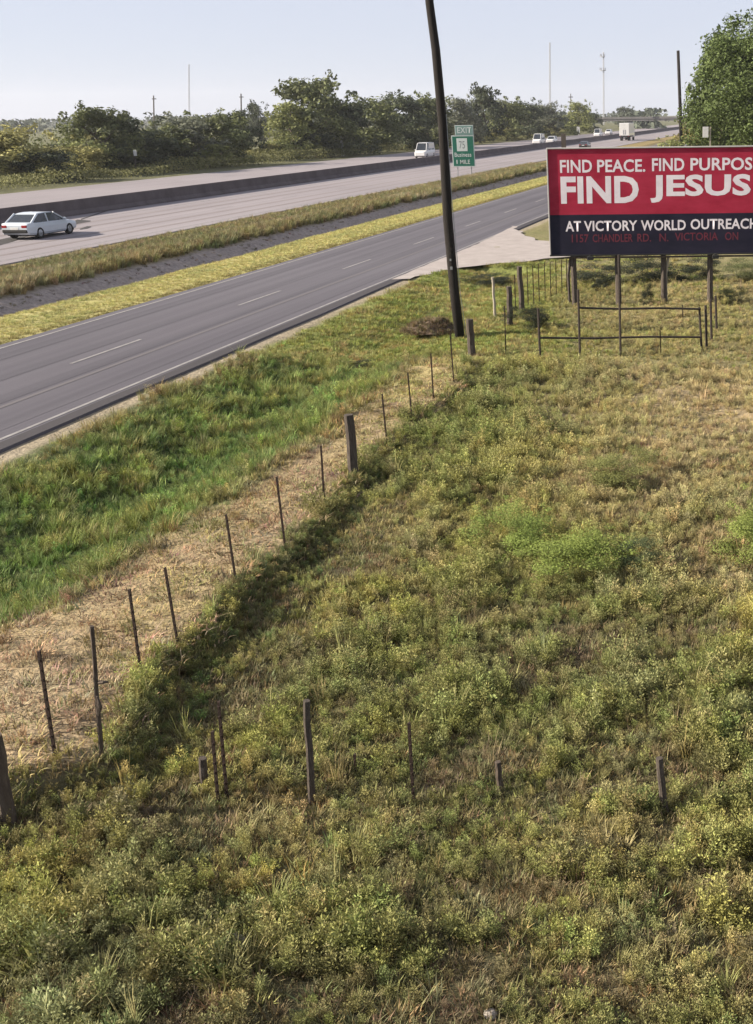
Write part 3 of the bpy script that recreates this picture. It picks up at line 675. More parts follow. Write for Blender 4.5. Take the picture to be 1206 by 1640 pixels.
M_red = vinyl('red_vinyl', (.25, .013, .033), (.37, .030, .062)); M_navy = vinyl('navy_vinyl', (.009, .0095, .02), (.021, .019, .036))
M_let = grainy('white_vinyl_letter', (.58, .53, .57), (.72, .67, .70), 2, .55, 0, k=1); M_redlet = grainy('dull_red_letter', (.12, .018, .034), (.2, .03, .05), 3, .6, 0)
zr = lowp.z + BHt * (65 / 169.0)
panel('dark_panel', lowp.z, zr, 0, BW, -.05, M_navy, 60, 10)
panel('red_panel', zr, pl.z, 0, BW, -.05, M_red, 60, 16)
mb = MB(); mb.box((BW / 2, .03, lowp.z + BHt / 2), (BW - .02, .09, BHt - .02)); put('backing', mb.mesh('backing', M_wood), BB)
fr_ = MB(); e = .045
fr_.box((BW / 2, -.02, pl.z + e / 2), (BW + 2 * e, .16, e)); fr_.box((-e / 2, -.02, lowp.z + BHt / 2), (e, .16, BHt)); fr_.box((BW + e / 2, -.02, lowp.z + BHt / 2), (e, .16, BHt))
put('frame', fr_.mesh('frame', grainy('faded_frame', (.4, .38, .37), (.55, .52, .5), 4, .7, 0), bevel=.008), BB); fr_ = MB(); fr_.box((BW / 2, -.02, lowp.z - e / 2 - .002), (BW + 2 * e, .14, e)); put('frame', fr_.mesh('frame', M_dark), BB)
def word(txt, x0, x1, y0, y1, mat, par, org, depth_=.006, off=.022):
    """flat lettering: x0..x1, y0..y1 in metres in the sign's own plane"""
    cu = bpy.data.curves.new('lettering', 'FONT'); cu.body = txt; cu.size = 1; cu.offset = off; cu.resolution_u = 3; cu.space_character = 1.02
    tmp = bpy.data.objects.new('lettering', cu); COL.objects.link(tmp); dg = bpy.context.evaluated_depsgraph_get()
    me = bpy.data.meshes.new_from_object(tmp.evaluated_get(dg)); bpy.data.objects.remove(tmp); me.name = 'lettering'
    co = np.array([v.co[:] for v in me.vertices]); mn, mxx = co.min(0), co.max(0); sx = (x1 - x0) / (mxx[0] - mn[0]); sy = (y1 - y0) / (mxx[1] - mn[1])
    for v in me.vertices: v.co = Vector(((v.co.x - mn[0]) * sx + x0, 0, (v.co.y - mn[1]) * sy + y0)) + Vector(org)
    me.materials.clear(); me.materials.append(mat); return put('lettering', me, par)
def bword(txt, px0, px1, py0, py1, mat=None, off=.022):
    word(txt, (px0 - 877.5) * ppm, (px1 - 877.5) * ppm, pl.z - (py1 - 239) * ppm, pl.z - (py0 - 239) * ppm, mat or M_let, BB, (0, -.0545, 0), off=off)
for w_ in (('FIND', 897, 949.5, 256, 276), ('PEACE.', 958, 1037, 256, 276), ('FIND', 1048, 1101, 255, 275), ('PURPOSE.', 1111, 1233, 255, 275)): bword(*w_)
bword('FIND', 897, 1026, 282, 325, off=.035); bword('JESUS', 1045, 1211, 281, 325, off=.035)
for w_ in (('AT', 903, 929, 353, 370), ('VICTORY', 934, 1023, 353, 370), ('WORLD', 1029, 1104, 353, 370), ('OUTREACH', 1112, 1224, 352, 369)): bword(*w_)
for w_ in (('1157', 913, 941, 375, 388), ('CHANDLER', 948, 1015, 375, 388), ('RD.', 1023, 1046, 375, 388), ('N.', 1060, 1075, 375, 388), ('VICTORIA', 1086, 1158, 374, 387), ('ON', 1170, 1192, 374, 387)): bword(*w_, M_redlet, .01)
for px_ in (917, 992, 1070, 1149, 1228):
    x = (px_ - 880) * ppm * 1.0; mb = MB(); mb.tube([(x + .02, .16, -.3), (x, .16, 1), (x - .03, .16, pl.z - .25)], [.115, .105, .095], 9); put('support_post', mb.mesh('support_post', M_wood), BB)
for x in (.68, 4.22):
    mb = MB(); mb.tube([(x, .18, lowp.z - .1), (x - .1, .2, lowp.z - .75), (x - .08, .22, 0)], [.05, .055, .05], 7); put('brace', mb.mesh('brace', M_palewood if x > 3 else M_wood), BB)
mb = MB(); mb.box((BW / 2 + .2, .0, lowp.z - .115), (BW - .6, .07, .06)); put('catwalk_beam', mb.mesh('catwalk_beam', M_bark), BB)
for px_ in (946, 1157):
    mb = MB(); x = (px_ - 880) * ppm; mb.box((x, -.06, lowp.z - .13), (.24, .12, .14)); mb.box((x, -.08, lowp.z - .04), (.10, .06, .07)); put('bracket', mb.mesh('bracket', M_dark, bevel=.015), BB)

# ------------------------------------------------------------------ median barrier, highway furniture
mb = MB(); prof = [(-.42, -.05), (-.42, .08), (-.18, .34), (-.10, 1.07), (.10, 1.07), (.18, .34), (.42, .08), (.42, -.05)]
ss = np.linspace(-40, 600, 107); bd = -8.035 * H
mb.loft([[Vector((bd + x, s_, z)) for x, z in prof] for s_ in ss])
o = put('concrete_barrier', mb.mesh('concrete_barrier', M_conc), label='long low grey concrete barrier dividing the highway', category='barrier'); o.rotation_euler = root_frame

M_green = grainy('sign_green', (.012, .13, .085), (.016, .16, .105), 3, .45, 0); M_sgw = grainy('sign_white', (.55, .62, .6), (.65, .7, .68), 4, .5, 0)
gb = at(747, 281); SG = thing('road_sign', gb, 'green highway exit sign on two thin legs, right of the tall leaning pole', 'road sign')
mpp = depth(gb) / FPX
def sx(p): return over(gb, *p) - gb
def plate(name, p0, p1, y, mat, par, th=.04, bev=.0):
    a, c = sx(p0), sx(p1); mb = MB(); mb.box(((a.x + c.x) / 2, y, (a.z + c.z) / 2), (abs(c.x - a.x), th, abs(c.z - a.z))); return put(name, mb.mesh(name, mat, bevel=bev), par)
plate('sign_border', (722.5, 217), (761.5, 267), .0, M_sgw, SG); mp_ = plate('main_panel', (724, 218.5), (760, 265.5), -.024, M_green, SG, .02)
plate('sign_border', (728, 200.5), (758.5, 217), .0, M_sgw, SG); plate('exit_panel', (729, 201.5), (757.5, 216), -.024, grainy('sign_green_pale', (.16, .28, .25), (.22, .34, .31), 3, .45, 0), SG, .02)
plate('route_shield', (731, 221.5), (749, 242), -.037, M_sgw, SG, .012, .005)
def sword(txt, p0, p1, off=.01, mat=M_sgw, y=-.046):
    a, c = sx(p0), sx(p1); word(txt, a.x, c.x, min(a.z, c.z), max(a.z, c.z), mat, SG, (0, y, 0), off=off)
sword('EXIT', (732, 204), (755, 213)); sword('75', (735, 226), (745, 238), .01, grainy('shield_digit', (.2, .24, .24), (.26, .3, .3), 3, .5, 0)); sword('Business', (728, 244.5), (755, 251)); sword('1', (731, 256), (733, 262.5)); sword('MILE', (737, 256), (753, 262.5))
for x in (733, 755):
    mb = MB(); a = sx((x, 281)); c = sx((x - .8, 202)); mb.tube([(a.x, .09, -.2), (c.x, .09, c.z)], .06, 6); put('sign_leg', mb.mesh('sign_leg', M_grey), SG)
def marker(base, top, wpx, label, plate_px=None, mat=M_white, group='small marker posts along the highway'):
    b = at(*base); t = over(b, *top) - b; k = depth(b) / FPX; mb = MB()
    mb.box((t.x / 2, 0, t.z / 2), (wpx * k, wpx * k * .5, t.z))
    r = thing('marker_post', b, label, 'marker', group); put('post', mb.mesh('post', mat), r)
    if plate_px:
        mb = MB(); mb.box((t.x, -.06 - wpx * k * .25, t.z - plate_px[1] * k / 2), (plate_px[0] * k, .03, plate_px[1] * k)); put('plate', mb.mesh('plate', M_white, bevel=.006), r)
marker((217, 279), (216, 240), 1.6, 'thin post with a pale foot before the dark roadside trees', (5, 9), M_wood)
marker((41, 291), (40, 256), 2.2, 'thin dark marker post at the left end of the treeline', (5, 8), M_wood)
marker((548, 250), (547, 213), 4.0, 'pale upright marker in front of the dark tree group')
marker((640, 239), (640, 221), 3.0, 'small white marker left of the white pickup beyond the barrier', (8, 12))
marker((620, 240), (619, 224), 2.0, 'tiny brown marker post beside the small white marker', (5, 7), M_rust)
marker((927, 216), (926, 203), 1.5, 'small white sign far up the highway beside the light green tree', (5, 9))
marker((1144, 308), (1130, 203), 2.2, 'tilted small white sign in front of the big right-hand tree', (9, 16), M_palewood)
marker((905, 262), (901, 214), 7.5, 'brown wooden post poking up behind the billboard corner', None, M_wood, None)


# ------------------------------------------------------------------ trees and shrubs
def crown_mesh(name, n, card, seed, kind='round'):
    """unit crown (x, y in -.5...5, z in 0..1) of small leaf cards gathered in uneven clumps"""
    r = np.random.default_rng(seed); lob = []
    nl = {'round': 34, 'tall': 34, 'bush': 24, 'big': 150}[kind]
    for k in range(nl):
        q = r.uniform(.03, .95) if kind != 'bush' else r.uniform(.05, .8)
        prof_ = {'round': math.sin(math.pi * min(1, q * .72 + .24)) ** .7, 'tall': (math.sin(math.pi * min(1, q ** .8 * .76 + .2))) ** .8, 'bush': math.cos(q * 1.45) ** .5, 'big': (1 - max(0, q - .55) ** 2 * 3.4) ** .5}[kind]
        a = r.uniform(0, 6.283); rad = prof_ * .40 * math.sqrt(r.uniform(.15, 1)); R = r.uniform(.10, .19) * (1 if kind != 'big' else .72)
        lob.append((math.cos(a) * rad, math.sin(a) * rad, q * .9, R, R * r.uniform(.7, 1.0) * .85, r.uniform(.72, 1.25)))
    for k in range(int(nl * .5)):      # stray twigs reaching past the outline
        a = r.uniform(0, 6.283); q = r.uniform(.25, .98); rad = .47 * math.sin(math.pi * min(1, q * .85 + .12)) ** .5
        lob.append((math.cos(a) * rad, math.sin(a) * rad, q, .05, .055, r.uniform(.8, 1.2)))
    wts = np.array([l[3] ** 2 for l in lob]); wts /= wts.sum(); idx = r.choice(len(lob), n, p=wts); L = np.array(lob)[idx]
    u = r.normal(size=(n, 3)); u /= np.linalg.norm(u, axis=1, keepdims=True); rr = r.random((n, 1)) ** .33
    rr = np.clip(rr * r.normal(1, .12, (n, 1)), 0, 1.4)
    c = L[:, :3] + u * rr * np.stack([L[:, 3], L[:, 3], L[:, 4]], 1); c[:, 2] = np.clip(c[:, 2], .01, 1.03)
    nm = u * .7 + r.normal(size=(n, 3)) * .6 + np.array([0, 0, .25]); nm /= np.linalg.norm(nm, axis=1, keepdims=True)
    t1 = np.cross(nm, r.normal(size=(n, 3))); t1 /= np.linalg.norm(t1, axis=1, keepdims=True) + 1e-9; t2 = np.cross(nm, t1)
    sz = card * r.uniform(.6, 1.3, (n, 1)); w = sz * .5 * r.uniform(.7, 1.1, (n, 1))
    V = np.stack([c - t1 * sz / 2, c + t2 * w / 2 + nm * sz * .08, c + t1 * sz / 2, c - t2 * w / 2 + nm * sz * .08], 1).reshape(-1, 3)
    lo = np.percentile(V, 1.0, axis=0); hi = np.percentile(V, 99.0, axis=0); lo[2] = 0
    V = (V - np.array([(lo[0] + hi[0]) / 2, (lo[1] + hi[1]) / 2, 0])) / np.array([hi[0] - lo[0], hi[1] - lo[1], hi[2]])
    return quadmesh(name, V, n, M_leaf, L[:, 5] * r.uniform(.75, 1.25, n))
def trunk_mesh(name, seed, limbs=5, top=.75, r0=.035):
    r = random.Random(seed); mb = MB(); pts = [Vector((r.gauss(0, .015) * k, r.gauss(0, .015) * k, top * k / 5 - (.03 if k == 0 else 0))) for k in range(6)]
    mb.tube(pts, [r0 * (1 - .15 * k) for k in range(6)], 8)
    for k in range(limbs):
        q = r.randint(1, 4); a = r.uniform(0, 6.28); ln = r.uniform(.18, .36); p = pts[q]
        mb.tube([p, p + Vector((math.cos(a) * ln * .5, math.sin(a) * ln * .5, ln * .4)), p + Vector((math.cos(a) * ln, math.sin(a) * ln, ln * .9))], [r0 * .5, r0 * .35, r0 * .12], 5)
    return mb.mesh(name, M_bark)
CR = {k: [crown_mesh('crown', n, cs, 100 + 10 * i + j, k) for j in range(m_)] for i, (k, n, cs, m_) in enumerate((('round', 5200, .058, 4), ('tall', 5200, .058, 3), ('bush', 3600, .06, 3)))}
CR['fine'] = [crown_mesh('crown', 16000, .021, 300 + j, 'bush') for j in range(2)]
CR['big'] = [crown_mesh('crown', 80000, .021, 400, 'big')]
TK = [trunk_mesh('trunk', j) for j in range(4)]
DK, MD, LG, YL, GY = (.058, .070, .040), (.11, .125, .052), (.19, .205, .075), (.27, .255, .10), (.125, .135, .095)
cnt = {}
def tree(cx, by, ty, wpx, kind, colr, label, name='tree', cat='tree', group=None, low=0.0, trunk=True, xs=1.0):
    b = at(cx, by); k = depth(b) / FPX; wd_ = wpx * k; ht = (over(b, cx, ty) - b).z
    i = cnt.get(kind, 0); cnt[kind] = i + 1; a = random.uniform(0, 6.28)
    z0 = float(height(*[np.array([q]) for q in ds(b)])[0]) if depth(b) < 70 else 0.0
    T = thing(name, (b.x, b.y, z0), label, cat, group, a)
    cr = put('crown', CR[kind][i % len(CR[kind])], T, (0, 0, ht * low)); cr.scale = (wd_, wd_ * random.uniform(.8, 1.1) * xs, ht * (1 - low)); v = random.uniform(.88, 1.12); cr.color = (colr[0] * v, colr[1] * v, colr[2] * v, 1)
    if trunk:
        t_ = put('trunk', TK[i % 4], T); t_.scale = (wd_ if wd_ < ht else ht, wd_ if wd_ < ht else ht, ht)
    return T
GT = 'trees and shrubs along the far side of the highway'
TR = [(-30, 293, 205, 110, 'bush', YL, 'yellow-green shrub cut by the left edge of the photo'),
      (38, 291, 206, 95, 'round', YL, 'yellow-green rounded tree behind the left marker post'),
      (72, 291, 236, 84, 'bush', DK, 'dark low shrub beside the left marker post'),
      (118, 283, 218, 74, 'bush', YL, 'pale yellow-green shrub left of the tallest left-hand tree'),
      (168, 279, 173, 92, 'tall', MD, 'tallest tree of the left-hand group, lit on its left'),
      (150, 281, 225, 60, 'bush', LG, 'light green shrub at the foot of the tallest left-hand tree'),
      (222, 275, 184, 104, 'round', DK, 'broad dark tree behind the pale-footed marker post'),
      (262, 271, 200, 80, 'round', MD, 'mid green tree right of the broad dark tree'),
      (306, 268, 186, 84, 'round', GY, 'grey-green tree in the middle of the left-hand group'),
      (350, 265, 182, 82, 'tall', MD, 'upright green tree with pale stems, right part of the left-hand group'),
      (393, 258, 178, 52, 'round', DK, 'dark rounded tree ending the left-hand group'),
      (335, 268, 225, 60, 'bush', LG, 'light shrub at the foot of the upright green tree'),
      (282, 271, 232, 56, 'bush', DK, 'dark shrub under the grey-green tree'),
      (190, 279, 240, 64, 'bush', DK, 'dark shrub at the road edge under the tallest left-hand tree'),
      (418, 226, 165, 38, 'round', DK, 'small dark tree on a bare stem standing alone in the gap'),
      (428, 256, 226, 46, 'bush', YL, 'low pale shrub in the gap between the two tree groups'),
      (452, 255, 214, 44, 'bush', LG, 'light green scrub at the left foot of the tallest tree'),
      (405, 258, 236, 40, 'bush', YL, 'pale scrub right of the dark rounded tree'),
      (476, 253, 165, 64, 'tall', LG, 'light green tree leaning on the left of the tallest tree'),
      (508, 251, 126, 100, 'tall', MD, 'tallest tree across the highway, with a feathery top'),
      (500, 252, 208, 76, 'bush', DK, 'dark shrub under the tallest tree across the highway'),
      (553, 248, 154, 84, 'round', DK, 'dark full tree just right of the tallest tree, above the upright marker'),
      (598, 244, 157, 78, 'round', MD, 'green tree between the upright marker and the small white marker'),
      (645, 240, 152, 74, 'round', DK, 'dark tree above the small white marker'),
      (688, 237, 154, 66, 'tall', MD, 'green tree left of the leaning pole, above the white van'),
      (735, 232, 158, 66, 'round', GY, 'grey-green tree directly behind the green road sign'),
      (776, 228, 140, 56, 'tall', DK, 'tall dark tree right of the green road sign'),
      (812, 225, 160, 54, 'round', MD, 'green tree beyond the tall dark tree by the sign'),
      (845, 222, 162, 52, 'round', DK, 'dark tree near the foot of the tallest mast'),
      (880, 219, 166, 48, 'round', GY, 'grey-green tree right of the tallest mast'),
      (905, 217, 176, 40, 'bush', MD, 'green shrub left of the light green tree'),
      (926, 215, 164, 46, 'round', LG, 'light green rounded tree at the far right of the row'),
      (947, 211, 178, 28, 'round', DK, 'dark narrow tree just right of the light green rounded tree'),
      (870, 219, 198, 60, 'bush', YL, 'pale scrub beyond the parked white van'),
      (805, 225, 203, 60, 'bush', YL, 'pale scrub right of the green road sign'),
      (575, 247, 205, 60, 'bush', DK, 'dark shrub right of the upright marker'),
      (665, 239, 205, 60, 'bush', DK, 'dark shrub behind the white van')]
for q in TR: tree(q[0], q[1], q[2], q[3] * 1.22, *q[4:], group=GT, low=.03 if q[4] in ('round', 'tall') else 0.0, trunk=q[4] != 'bush', name='shrub' if q[4] == 'bush' else 'tree', cat='shrub' if q[4] == 'bush' else 'tree')
tree(1003, 202, 171, 42, 'round', DK, 'dark rounded tree beyond the overpass, above the lorry', low=.1)
tree(1224, 286, 36, 246, 'big', (.085, .115, .036), 'large dense green tree behind the right end of the billboard', low=.06)
tree(1150, 284, 66, 96, 'round', (.085, .115, .036), 'green tree forming the left shoulder of the large dense tree', low=.03)
tree(1330, 290, 70, 200, 'round', MD, 'green tree right of the large dense tree, outside the photo', low=.1)
GS = 'shrubs behind and beside the billboard'
for q in ((1112, 262, 190, 66, 'bush', (.17, .15, .05), 'yellowish shrub at the left foot of the large dense tree'), (1165, 262, 196, 80, 'bush', MD, 'green shrub under the large dense tree, by the tilted sign'),
          (1078, 262, 222, 50, 'bush', LG, 'light shrub left of the bare pole behind the billboard')): tree(*q, name='shrub', cat='shrub', trunk=False, group=GS)
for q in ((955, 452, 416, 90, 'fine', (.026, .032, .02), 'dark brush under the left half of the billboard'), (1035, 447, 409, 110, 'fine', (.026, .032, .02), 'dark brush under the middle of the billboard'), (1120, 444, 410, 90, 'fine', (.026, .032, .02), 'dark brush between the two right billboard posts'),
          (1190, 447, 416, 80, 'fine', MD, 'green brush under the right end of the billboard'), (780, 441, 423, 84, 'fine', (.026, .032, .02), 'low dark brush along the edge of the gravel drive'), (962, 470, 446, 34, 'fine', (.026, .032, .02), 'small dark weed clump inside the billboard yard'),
          (1036, 486, 450, 22, 'fine', (.026, .032, .02), 'leafy weed climbing a stake in front of the billboard post'), (1172, 480, 455, 50, 'fine', MD, 'green weed clump right of the billboard posts'), (578, 568, 553, 40, 'fine', (.026, .032, .02), 'dark clump added for the shadow in a roadside grass hollow'), (848, 522, 486, 70, 'fine', (.026, .032, .02), 'dark tangle at the foot of the two weathered wooden posts')):  # roadside clump is added in place of a shadowed hollow
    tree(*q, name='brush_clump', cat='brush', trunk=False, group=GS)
GP = 'bright green broom bushes in the pasture'
for q in ((822, 872, 806, 150, 'fine', (.19, .245, .06), 'fine bright green bush in the middle of the pasture, left of a pair'), (925, 912, 842, 160, 'fine', (.20, .25, .06), 'fine bright green bush in the middle of the pasture, right of a pair'),
          (1222, 885, 786, 150, 'fine', (.21, .25, .065), 'bright green bush cut by the right edge of the photo'), (992, 772, 722, 120, 'fine', (.17, .18, .06), 'olive bush at the edge of the dry tan patch'), (1015, 905, 850, 90, 'fine', (.085, .11, .05), 'dark grey-green bush right of the bright pair')):
    tree(*q, name='broom_bush', cat='bush', trunk=False, group=GP)
# rank growth between and behind the trees across the highway
def thicket(name, n, d0, d1, s0, s1, hmax, colr, seed, gap=None):
    r = np.random.default_rng(seed); d = r.uniform(d0, d1, n) * H; s_ = s0 + (s1 - s0) * r.random(n) ** 1.5; X, Y = XY(d, s_); px, py = pix(X, Y)
    hh = hmax * (.35 + .95 * fbm(s_ * .11, d * .11, seed)); z = hh * r.random(n) ** .8
    k = np.ones(n, bool)
    if gap: k = ~((px > gap[0]) & (px < gap[1]))
    c = np.stack([X, Y, z], 1)[k]; m_ = len(c); u = r.normal(size=(m_, 3)); u /= np.linalg.norm(u, axis=1, keepdims=True); t1 = np.cross(u, r.normal(size=(m_, 3))); t1 /= np.linalg.norm(t1, axis=1, keepdims=True); t2 = np.cross(u, t1)
    z_ = r.uniform(.16, .4, (m_, 1)) * (hmax / 3) ** .4
    o = put(name, quadmesh(name, np.stack([c - t1 * z_ / 2, c + t2 * z_ * .3, c + t1 * z_ / 2, c - t2 * z_ * .3], 1).reshape(-1, 3), m_, M_leaf, .6 + .8 * fbm(s_[k] * .2, c[:, 2] * .5, seed + 3)), kind='stuff'); o.color = (*colr, 1)
thicket('undergrowth', 48000, -13.2, -12.05, 55, 420, 1.7, (.17, .17, .07), 501); thicket('undergrowth', 44000, -17, -13.5, 70, 520, 5.5, MD, 502, (400, 468))
# far wood along the horizon
n = 14000; xs_ = np.repeat(np.arange(-260, 1060, 11.0), 1); pos = []; cc = []
for k in range(n):
    X0 = random.choice(xs_); b = at(X0 + random.gauss(0, 6), 208 + 6 * math.sin(X0 * .05) - .008 * X0); hh = 7.2 + 2.6 * float(vnoise(np.array(X0 * .045), np.array(1.), 4)); q = random.random()
    pos.append((b.x + random.gauss(0, 2), b.y + random.gauss(0, 12), hh * q * (1 - .12 * random.random()))); cc.append(random.uniform(.7, 1.2))
c = np.array(pos); u = rng.normal(size=(n, 3)); u /= np.linalg.norm(u, axis=1, keepdims=True); t1 = np.cross(u, rng.normal(size=(n, 3))); t1 /= np.linalg.norm(t1, axis=1, keepdims=True); t2 = np.cross(u, t1); szz = rng.uniform(.8, 2.0, (n, 1))
o = put('distant_wood', quadmesh('distant_wood', np.stack([c - t1 * szz, c + t2 * szz * .7, c + t1 * szz, c - t2 * szz * .7], 1).reshape(-1, 3), n, M_leaf, cc), kind='stuff'); o.color = (.085, .10, .075, 1)  # greyed leaf colour with the distance haze put into it

# dirt mound beside the utility pole
mbp = at(690, 524); n1_, n2_ = 40, 16
def mound_z(x, y):
    q = np.clip(np.hypot(x / 1.0, y / .85), 0, 1); e = np.cos(q * 1.5708) ** 1.1
    return e * (.36 + .5 * (fbm(x * 1.5 + 9, y * 1.5 + 2, 12) - .4)) + (fbm(x * 5, y * 5, 14) - .5) * .16 * (1 - q ** 3) - .05 * q
q_ = np.repeat(np.arange(1, n2_ + 1) / n2_, n1_); a_ = np.tile(6.2832 * np.arange(n1_) / n1_, n2_)
V = [(0, 0, float(mound_z(np.array(0.), np.array(0.))))] + list(zip(np.cos(a_) * q_, np.sin(a_) * q_ * .85, mound_z(np.cos(a_) * q_, np.sin(a_) * q_ * .85)))
F = [(0, 1 + i, 1 + (i + 1) % n1_) for i in range(n1_)]
for j in range(n2_ - 1): F += [(1 + j * n1_ + i, 1 + (j + 1) * n1_ + i, 1 + (j + 1) * n1_ + (i + 1) % n1_, 1 + j * n1_ + (i + 1) % n1_) for i in range(n1_)]
M_dirt = grainy('mound_dirt', (.07, .05, .035), (.15, .105, .07), 5, .95, .9, bscale=18, dist=.06)
o = put('dirt_mound', mesh('dirt_mound', V, F, M_dirt, smooth=True), loc=mbp - Vector((0, 0, .08)), label='brown heap of dirt and dead grass left of the utility pole foot', category='dirt mound')
nm_ = 620; aa = rng.uniform(0, 6.283, nm_); rr = 1.3 * np.sqrt(rng.random(nm_)); bx0, by0 = np.cos(aa) * rr, np.sin(aa) * rr * .85
mX, mY = mbp.x + bx0, mbp.y + by0; md_, ms_ = mX * RN.x + mY * RN.y, mX * RD.x + mY * RD.y; top_ = np.maximum(mound_z(bx0, by0) - .08 - height(md_, ms_), 0)
tm = tints(mixc(np.tile(C(.17, .12, .075), (nm_, 1)), OL[None], np.clip(rng.random(nm_) * .4 + .7 * (rr > 1.0), 0, 1)), nm_, .3); hf = rng.random(nm_) < .55
scatter('mound_straw', 'straw', md_[hf], ms_[hf], rng.uniform(.5, 1.0, hf.sum()), tm[hf], top_[hf]); scatter('mound_grass', 'grass', md_[~hf], ms_[~hf], rng.uniform(.25, .6, (~hf).sum()), tm[~hf], top_[~hf])

# pale stones lying in the weeds
for x_, y_, r_, lb in ((372, 1516, .12, 'pale stone in the weeds near the lower left of the pasture'), (786, 1626, .055, 'small pale stone in the weeds at the bottom edge of the photo')):
    b_ = foot((x_, y_)); bm = bmesh.new(); bmesh.ops.create_icosphere(bm, subdivisions=3, radius=1)
    for v in bm.verts:
        f_ = .8 + .5 * float(fbm(np.array(v.co.x * 1.7 + 5), np.array(v.co.y * 1.7 + v.co.z * 2), 17)); v.co = Vector((v.co.x * f_ * r_, v.co.y * f_ * r_ * .8, v.co.z * f_ * r_ * .7))
    me = bpy.data.meshes.new('stone'); bm.to_mesh(me); bm.free(); me.materials.append(M_stone); put('stone', me, loc=b_ + Vector((0, 0, r_ * .25)), label=lb, category='stone', group='stones in the pasture')
# ------------------------------------------------------------------ masts and far poles
M_mast = grainy('mast_haze_grey', (.42, .43, .45), (.52, .53, .55), 2, .5, 0)  # pale grey: far haze painted into the mast colour
def mast(cx, by, ty, wpx, label, platforms=()):
    b = at(cx, by); top = over(b, cx - .5, ty) - b; w = wpx * depth(b) / FPX / 2; r = thing('radio_mast', b, label, 'mast', 'masts on the horizon')
    corner = [Vector((math.cos(a), math.sin(a), 0)) * w for a in (.5, 2.6, 4.7)]
    for c_ in corner: mb = MB(); mb.tube([c_, top + c_ * .7], w * .22, 5); put('leg', mb.mesh('leg', M_mast), r)
    mb = MB(); ns_ = 34
    for k in range(ns_):
        for i in range(3):
            p = top * (k / ns_) + corner[i] * (1 - .3 * k / ns_); q = top * ((k + 1) / ns_) + corner[(i + 1) % 3] * (1 - .3 * (k + 1) / ns_); mb.tube([p, q], w * .12, 4, False)
    o = put('bracing', mb.mesh('bracing', M_mast), r, kind='stuff')
    for (py, wp) in platforms:
        z = (over(b, cx, py) - b).z; k = depth(b) / FPX; mb = MB()
        mb.tube([(0, 0, z - 1.5 * k), (0, 0, z - .5 * k)], wp * k / 2, 12)
        for a in range(6): mb.box((math.cos(a) * wp * k * .5, math.sin(a) * wp * k * .5, z + 1.0 * k), (.8 * k, .8 * k, 4.5 * k))
        put('antenna_platform', mb.mesh('antenna_platform', M_mast), r)
mast(303, 209, 103, 2.4, 'thin pale mast above the middle of the left-hand trees')
mast(881, 203, 68, 3.0, 'tall grey mast above the right part of the tree row')
mast(967, 200, 83, 2.6, 'pale tower with two ring platforms above the highway', ((90, 7), (112, 9)))
def far_pole(cx, by, ty, wpx, label):
    b = at(cx, by); top = over(b, cx - 1, ty) - b; k = depth(b) / FPX; mb = MB(); mb.tube([(0, 0, -.3), top], [wpx * k * .5, wpx * k * .38], 8)
    r = thing('utility_pole', b, label, 'utility pole', 'far poles rising behind the trees'); put('pole_shaft', mb.mesh('pole_shaft', M_wood), r)
    mb = MB(); mb.box(top - Vector((0, 0, 5 * k)), (7 * k, 1.0 * k, 1.2 * k)); put('cross_arm', mb.mesh('cross_arm', M_wood), r)
far_pole(247, 222, 153, 2.6, 'far pole behind the left-hand trees, left of the thin pale mast')
far_pole(387, 222, 150, 2.6, 'far pole rising behind the dark rounded tree')
far_pole(629, 212, 147, 2.4, 'far pole rising between the dark trees above the small white marker')
far_pole(915, 206, 150, 1.6, 'far pole just right of the tall grey mast')

# ------------------------------------------------------------------ overpass
ob = at(1048, 206); od, os_ = ds(ob); zt = over(ob, 1048, 187.5).z; zb = over(ob, 1048, 193.5).z
OV = thing('overpass', W2(0, os_, 0), 'grey concrete overpass crossing the highway in the distance', 'bridge', None, -TH)
M_oc = grainy('overpass_concrete', (.13, .125, .125), (.2, .19, .19), .5, .9, .1)
def obox(name, c, sz, mat=M_oc): mb = MB(); mb.box(c, sz); return put(name, mb.mesh(name, mat, bevel=.04), OV)
obox('deck', (-35, 0, (zt + zb) / 2 - .2), (230, 10, (zt - zb) * .75)); obox('parapet', (-35, -5.1, zt - .3), (230, .3, 1.0)); obox('parapet', (-35, 5.1, zt - .3), (230, .3, 1.0))
for x in (-112, -78.5, -52.6, -34, 6, 26):
    obox('pier_cap', (x, 0, zb - .35), (1.6, 9, .9))
    for y in (-3.4, 0, 3.4): mb = MB(); mb.tube([(x, y, -.2), (x, y, zb - .7)], .6, 10); put('pier_column', mb.mesh('pier_column', M_oc), OV)

